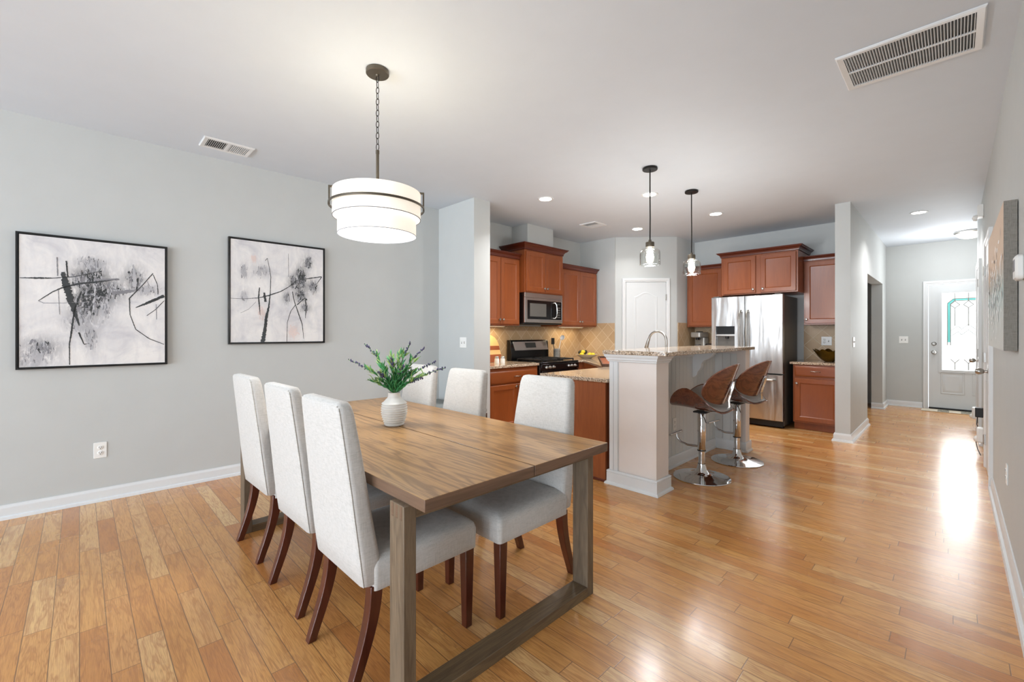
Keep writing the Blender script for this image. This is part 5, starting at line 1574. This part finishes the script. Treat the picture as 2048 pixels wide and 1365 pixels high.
MB().box(FX0 + 0.01, FX1 - 0.01, 6.50, 6.5245, 0.015, 0.092).build('toe_grille', M['blackmat'], fr, 0.004, world=True)
for x in (FX0 + 0.03, FX1 - 0.03): MB().cyl((x, 6.56, 0.0005), 0.022, 0.029, 14).cyl((x, 7.12, 0.0005), 0.022, 0.029, 14).build('foot', M['blackmat'], fr, 0, world=True)
for x in (FX0 + 0.06, FX1 - 0.06): MB().box(x - 0.04, x + 0.04, 6.47, 6.56, 1.7555, 1.768).build('hinge_cover', M['darkgrey'], fr, 0.004, world=True)

cmk = thing('coffee_maker', 'grey and black single-cup coffee maker left of the refrigerator', 'coffee maker', (-2.86, 7.03, 0.8755), math.radians(-10))
MB().rrect_z(-0.09, 0.09, -0.13, 0.13, 0, 0.03, 0.03, 5, 0.004).build('drip_base', M['blackmat'], cmk)
MB().rrect_z(-0.09, 0.09, 0.0, 0.13, 0.0305, 0.30, 0.03, 5, 0.003).build('tank_body', M['steel_dull'], cmk)
MB().rrect_z(-0.09, 0.09, -0.12, 0.13, 0.3005, 0.385, 0.035, 5, 0.012).build('brew_head', M['steel_dull'], cmk)
MB().cyl((0, -0.05, 0.265), 0.028, 0.035, 16).build('nozzle', M['blackmat'], cmk)
MB().cyl((0, -0.05, 0.031), 0.045, 0.16, 20).build('cup_insert', M['darkgrey'], cmk)
MB().lathe([(0.055, 0.3855), (0.05, 0.397), (0.001, 0.40)], (0, 0, 0), 20).build('lid_button', M['blackmat'], cmk)
kt = thing('toaster', 'small steel toaster with black edges half hidden behind the refrigerator edge', 'toaster', (-2.60, 6.98, 0.8755))
MB().rrect_z(-0.12, 0.10, -0.08, 0.08, 0.012, 0.20, 0.03, 5, 0.012).build('housing', M['steel_flat'], kt)
MB().tube([(-0.115, -0.088, 0.0), (-0.12, -0.088, 0.17), (-0.10, -0.088, 0.20), (0.08, -0.088, 0.215)], 0.007, 8).build('side_trim', M['blackmat'], kt)
MB().rrect_z(-0.11, 0.09, -0.07, 0.07, 0.0, 0.0118, 0.02, 4).build('base', M['blackmat'], kt)

# gold fluted bowl
rings = []; N = 72
for z, r, amp in ((0.0, 0.045, 0), (0.008, 0.055, 0), (0.03, 0.085, 0.01), (0.07, 0.120, 0.03), (0.115, 0.148, 0.07), (0.145, 0.165, 0.12), (0.14, 0.158, 0.12), (0.11, 0.140, 0.07), (0.068, 0.114, 0.03), (0.035, 0.080, 0.01), (0.016, 0.045, 0)):
    rings.append([((r * (1 + amp * math.cos(7 * a))) * math.cos(a), (r * (1 + amp * math.cos(7 * a))) * math.sin(a), z + (0.020 * amp / 0.12) * math.cos(7 * a)) for a in [2 * PI * k / N for k in range(N)]])
o = MB().loft(rings).build('fluted_bowl', M['gold'], None, 0, 60); o.location = (-1.145, 6.92, 0.8757)
tag(o, 'dark gold fluted bowl with wavy rim on the worktop right of the refrigerator', 'bowl')
wall_plate('wall_outlet', 'white two-gang outlet and switch plate on the tiles above the gold bowl', 'outlet', (-1.222, 7.2213, 1.14), 0, 0.118, 0.118, ['outlet', 'toggle'])

# hall: door mat and furniture in the dark room
mt = thing('door_mat', 'cream door mat with black speckled squares in front of the entry door', 'mat', (0.14, 9.78, 0.0005))
MB().box(-0.52, 0.40, -0.16, 0.12, 0, 0.012).build('mat_base', plain('cream_mat', 'd9cdb8', 0.9, var=0.05), mt, 0.003)
n_ = NT('speckled_mat'); cc = n_.coord()
n_.set(Base_Color=n_.ramp(n_.noise(cc, 110, 3, 0.7), [(0.45, '22221f'), (0.58, 'c9c3b0')]), Roughness=0.9)
sq = MB()
for a in (-0.33, -0.07, 0.19): sq.box(a, a + 0.13, -0.158, 0.118, 0.0122, 0.0145)
sq.build('speckled_square', n_.mat, mt, 0)
dk = thing('office_chair', 'black high-back chair standing in the dark room beyond the hall opening', 'chair', (-1.32, 9.02, 0))
MB().lathe([(0.001, 0.06), (0.03, 0.06), (0.025, 0.42), (0.001, 0.42)], (0, 0, 0), 12).build('gas_post', M['blackmat'], dk)
st_ = MB()
for k in range(5):
    a = 2 * PI * k / 5; st_.tube([(0, 0, 0.08), (0.26 * math.cos(a), 0.26 * math.sin(a), 0.05)], 0.018, 6); st_.sph((0.26 * math.cos(a), 0.26 * math.sin(a), 0.027), 0.026, 8, 6)
st_.build('star_base', M['blackmat'], dk)
MB().rrect_z(-0.24, 0.24, -0.24, 0.24, 0.42, 0.52, 0.08, 5, 0.03).build('seat', M['blackmat'], dk)
MB().rrect_z(-0.22, 0.22, 0.18, 0.26, 0.55, 1.30, 0.03, 5, 0.03).build('backrest', M['blackmat'], dk)
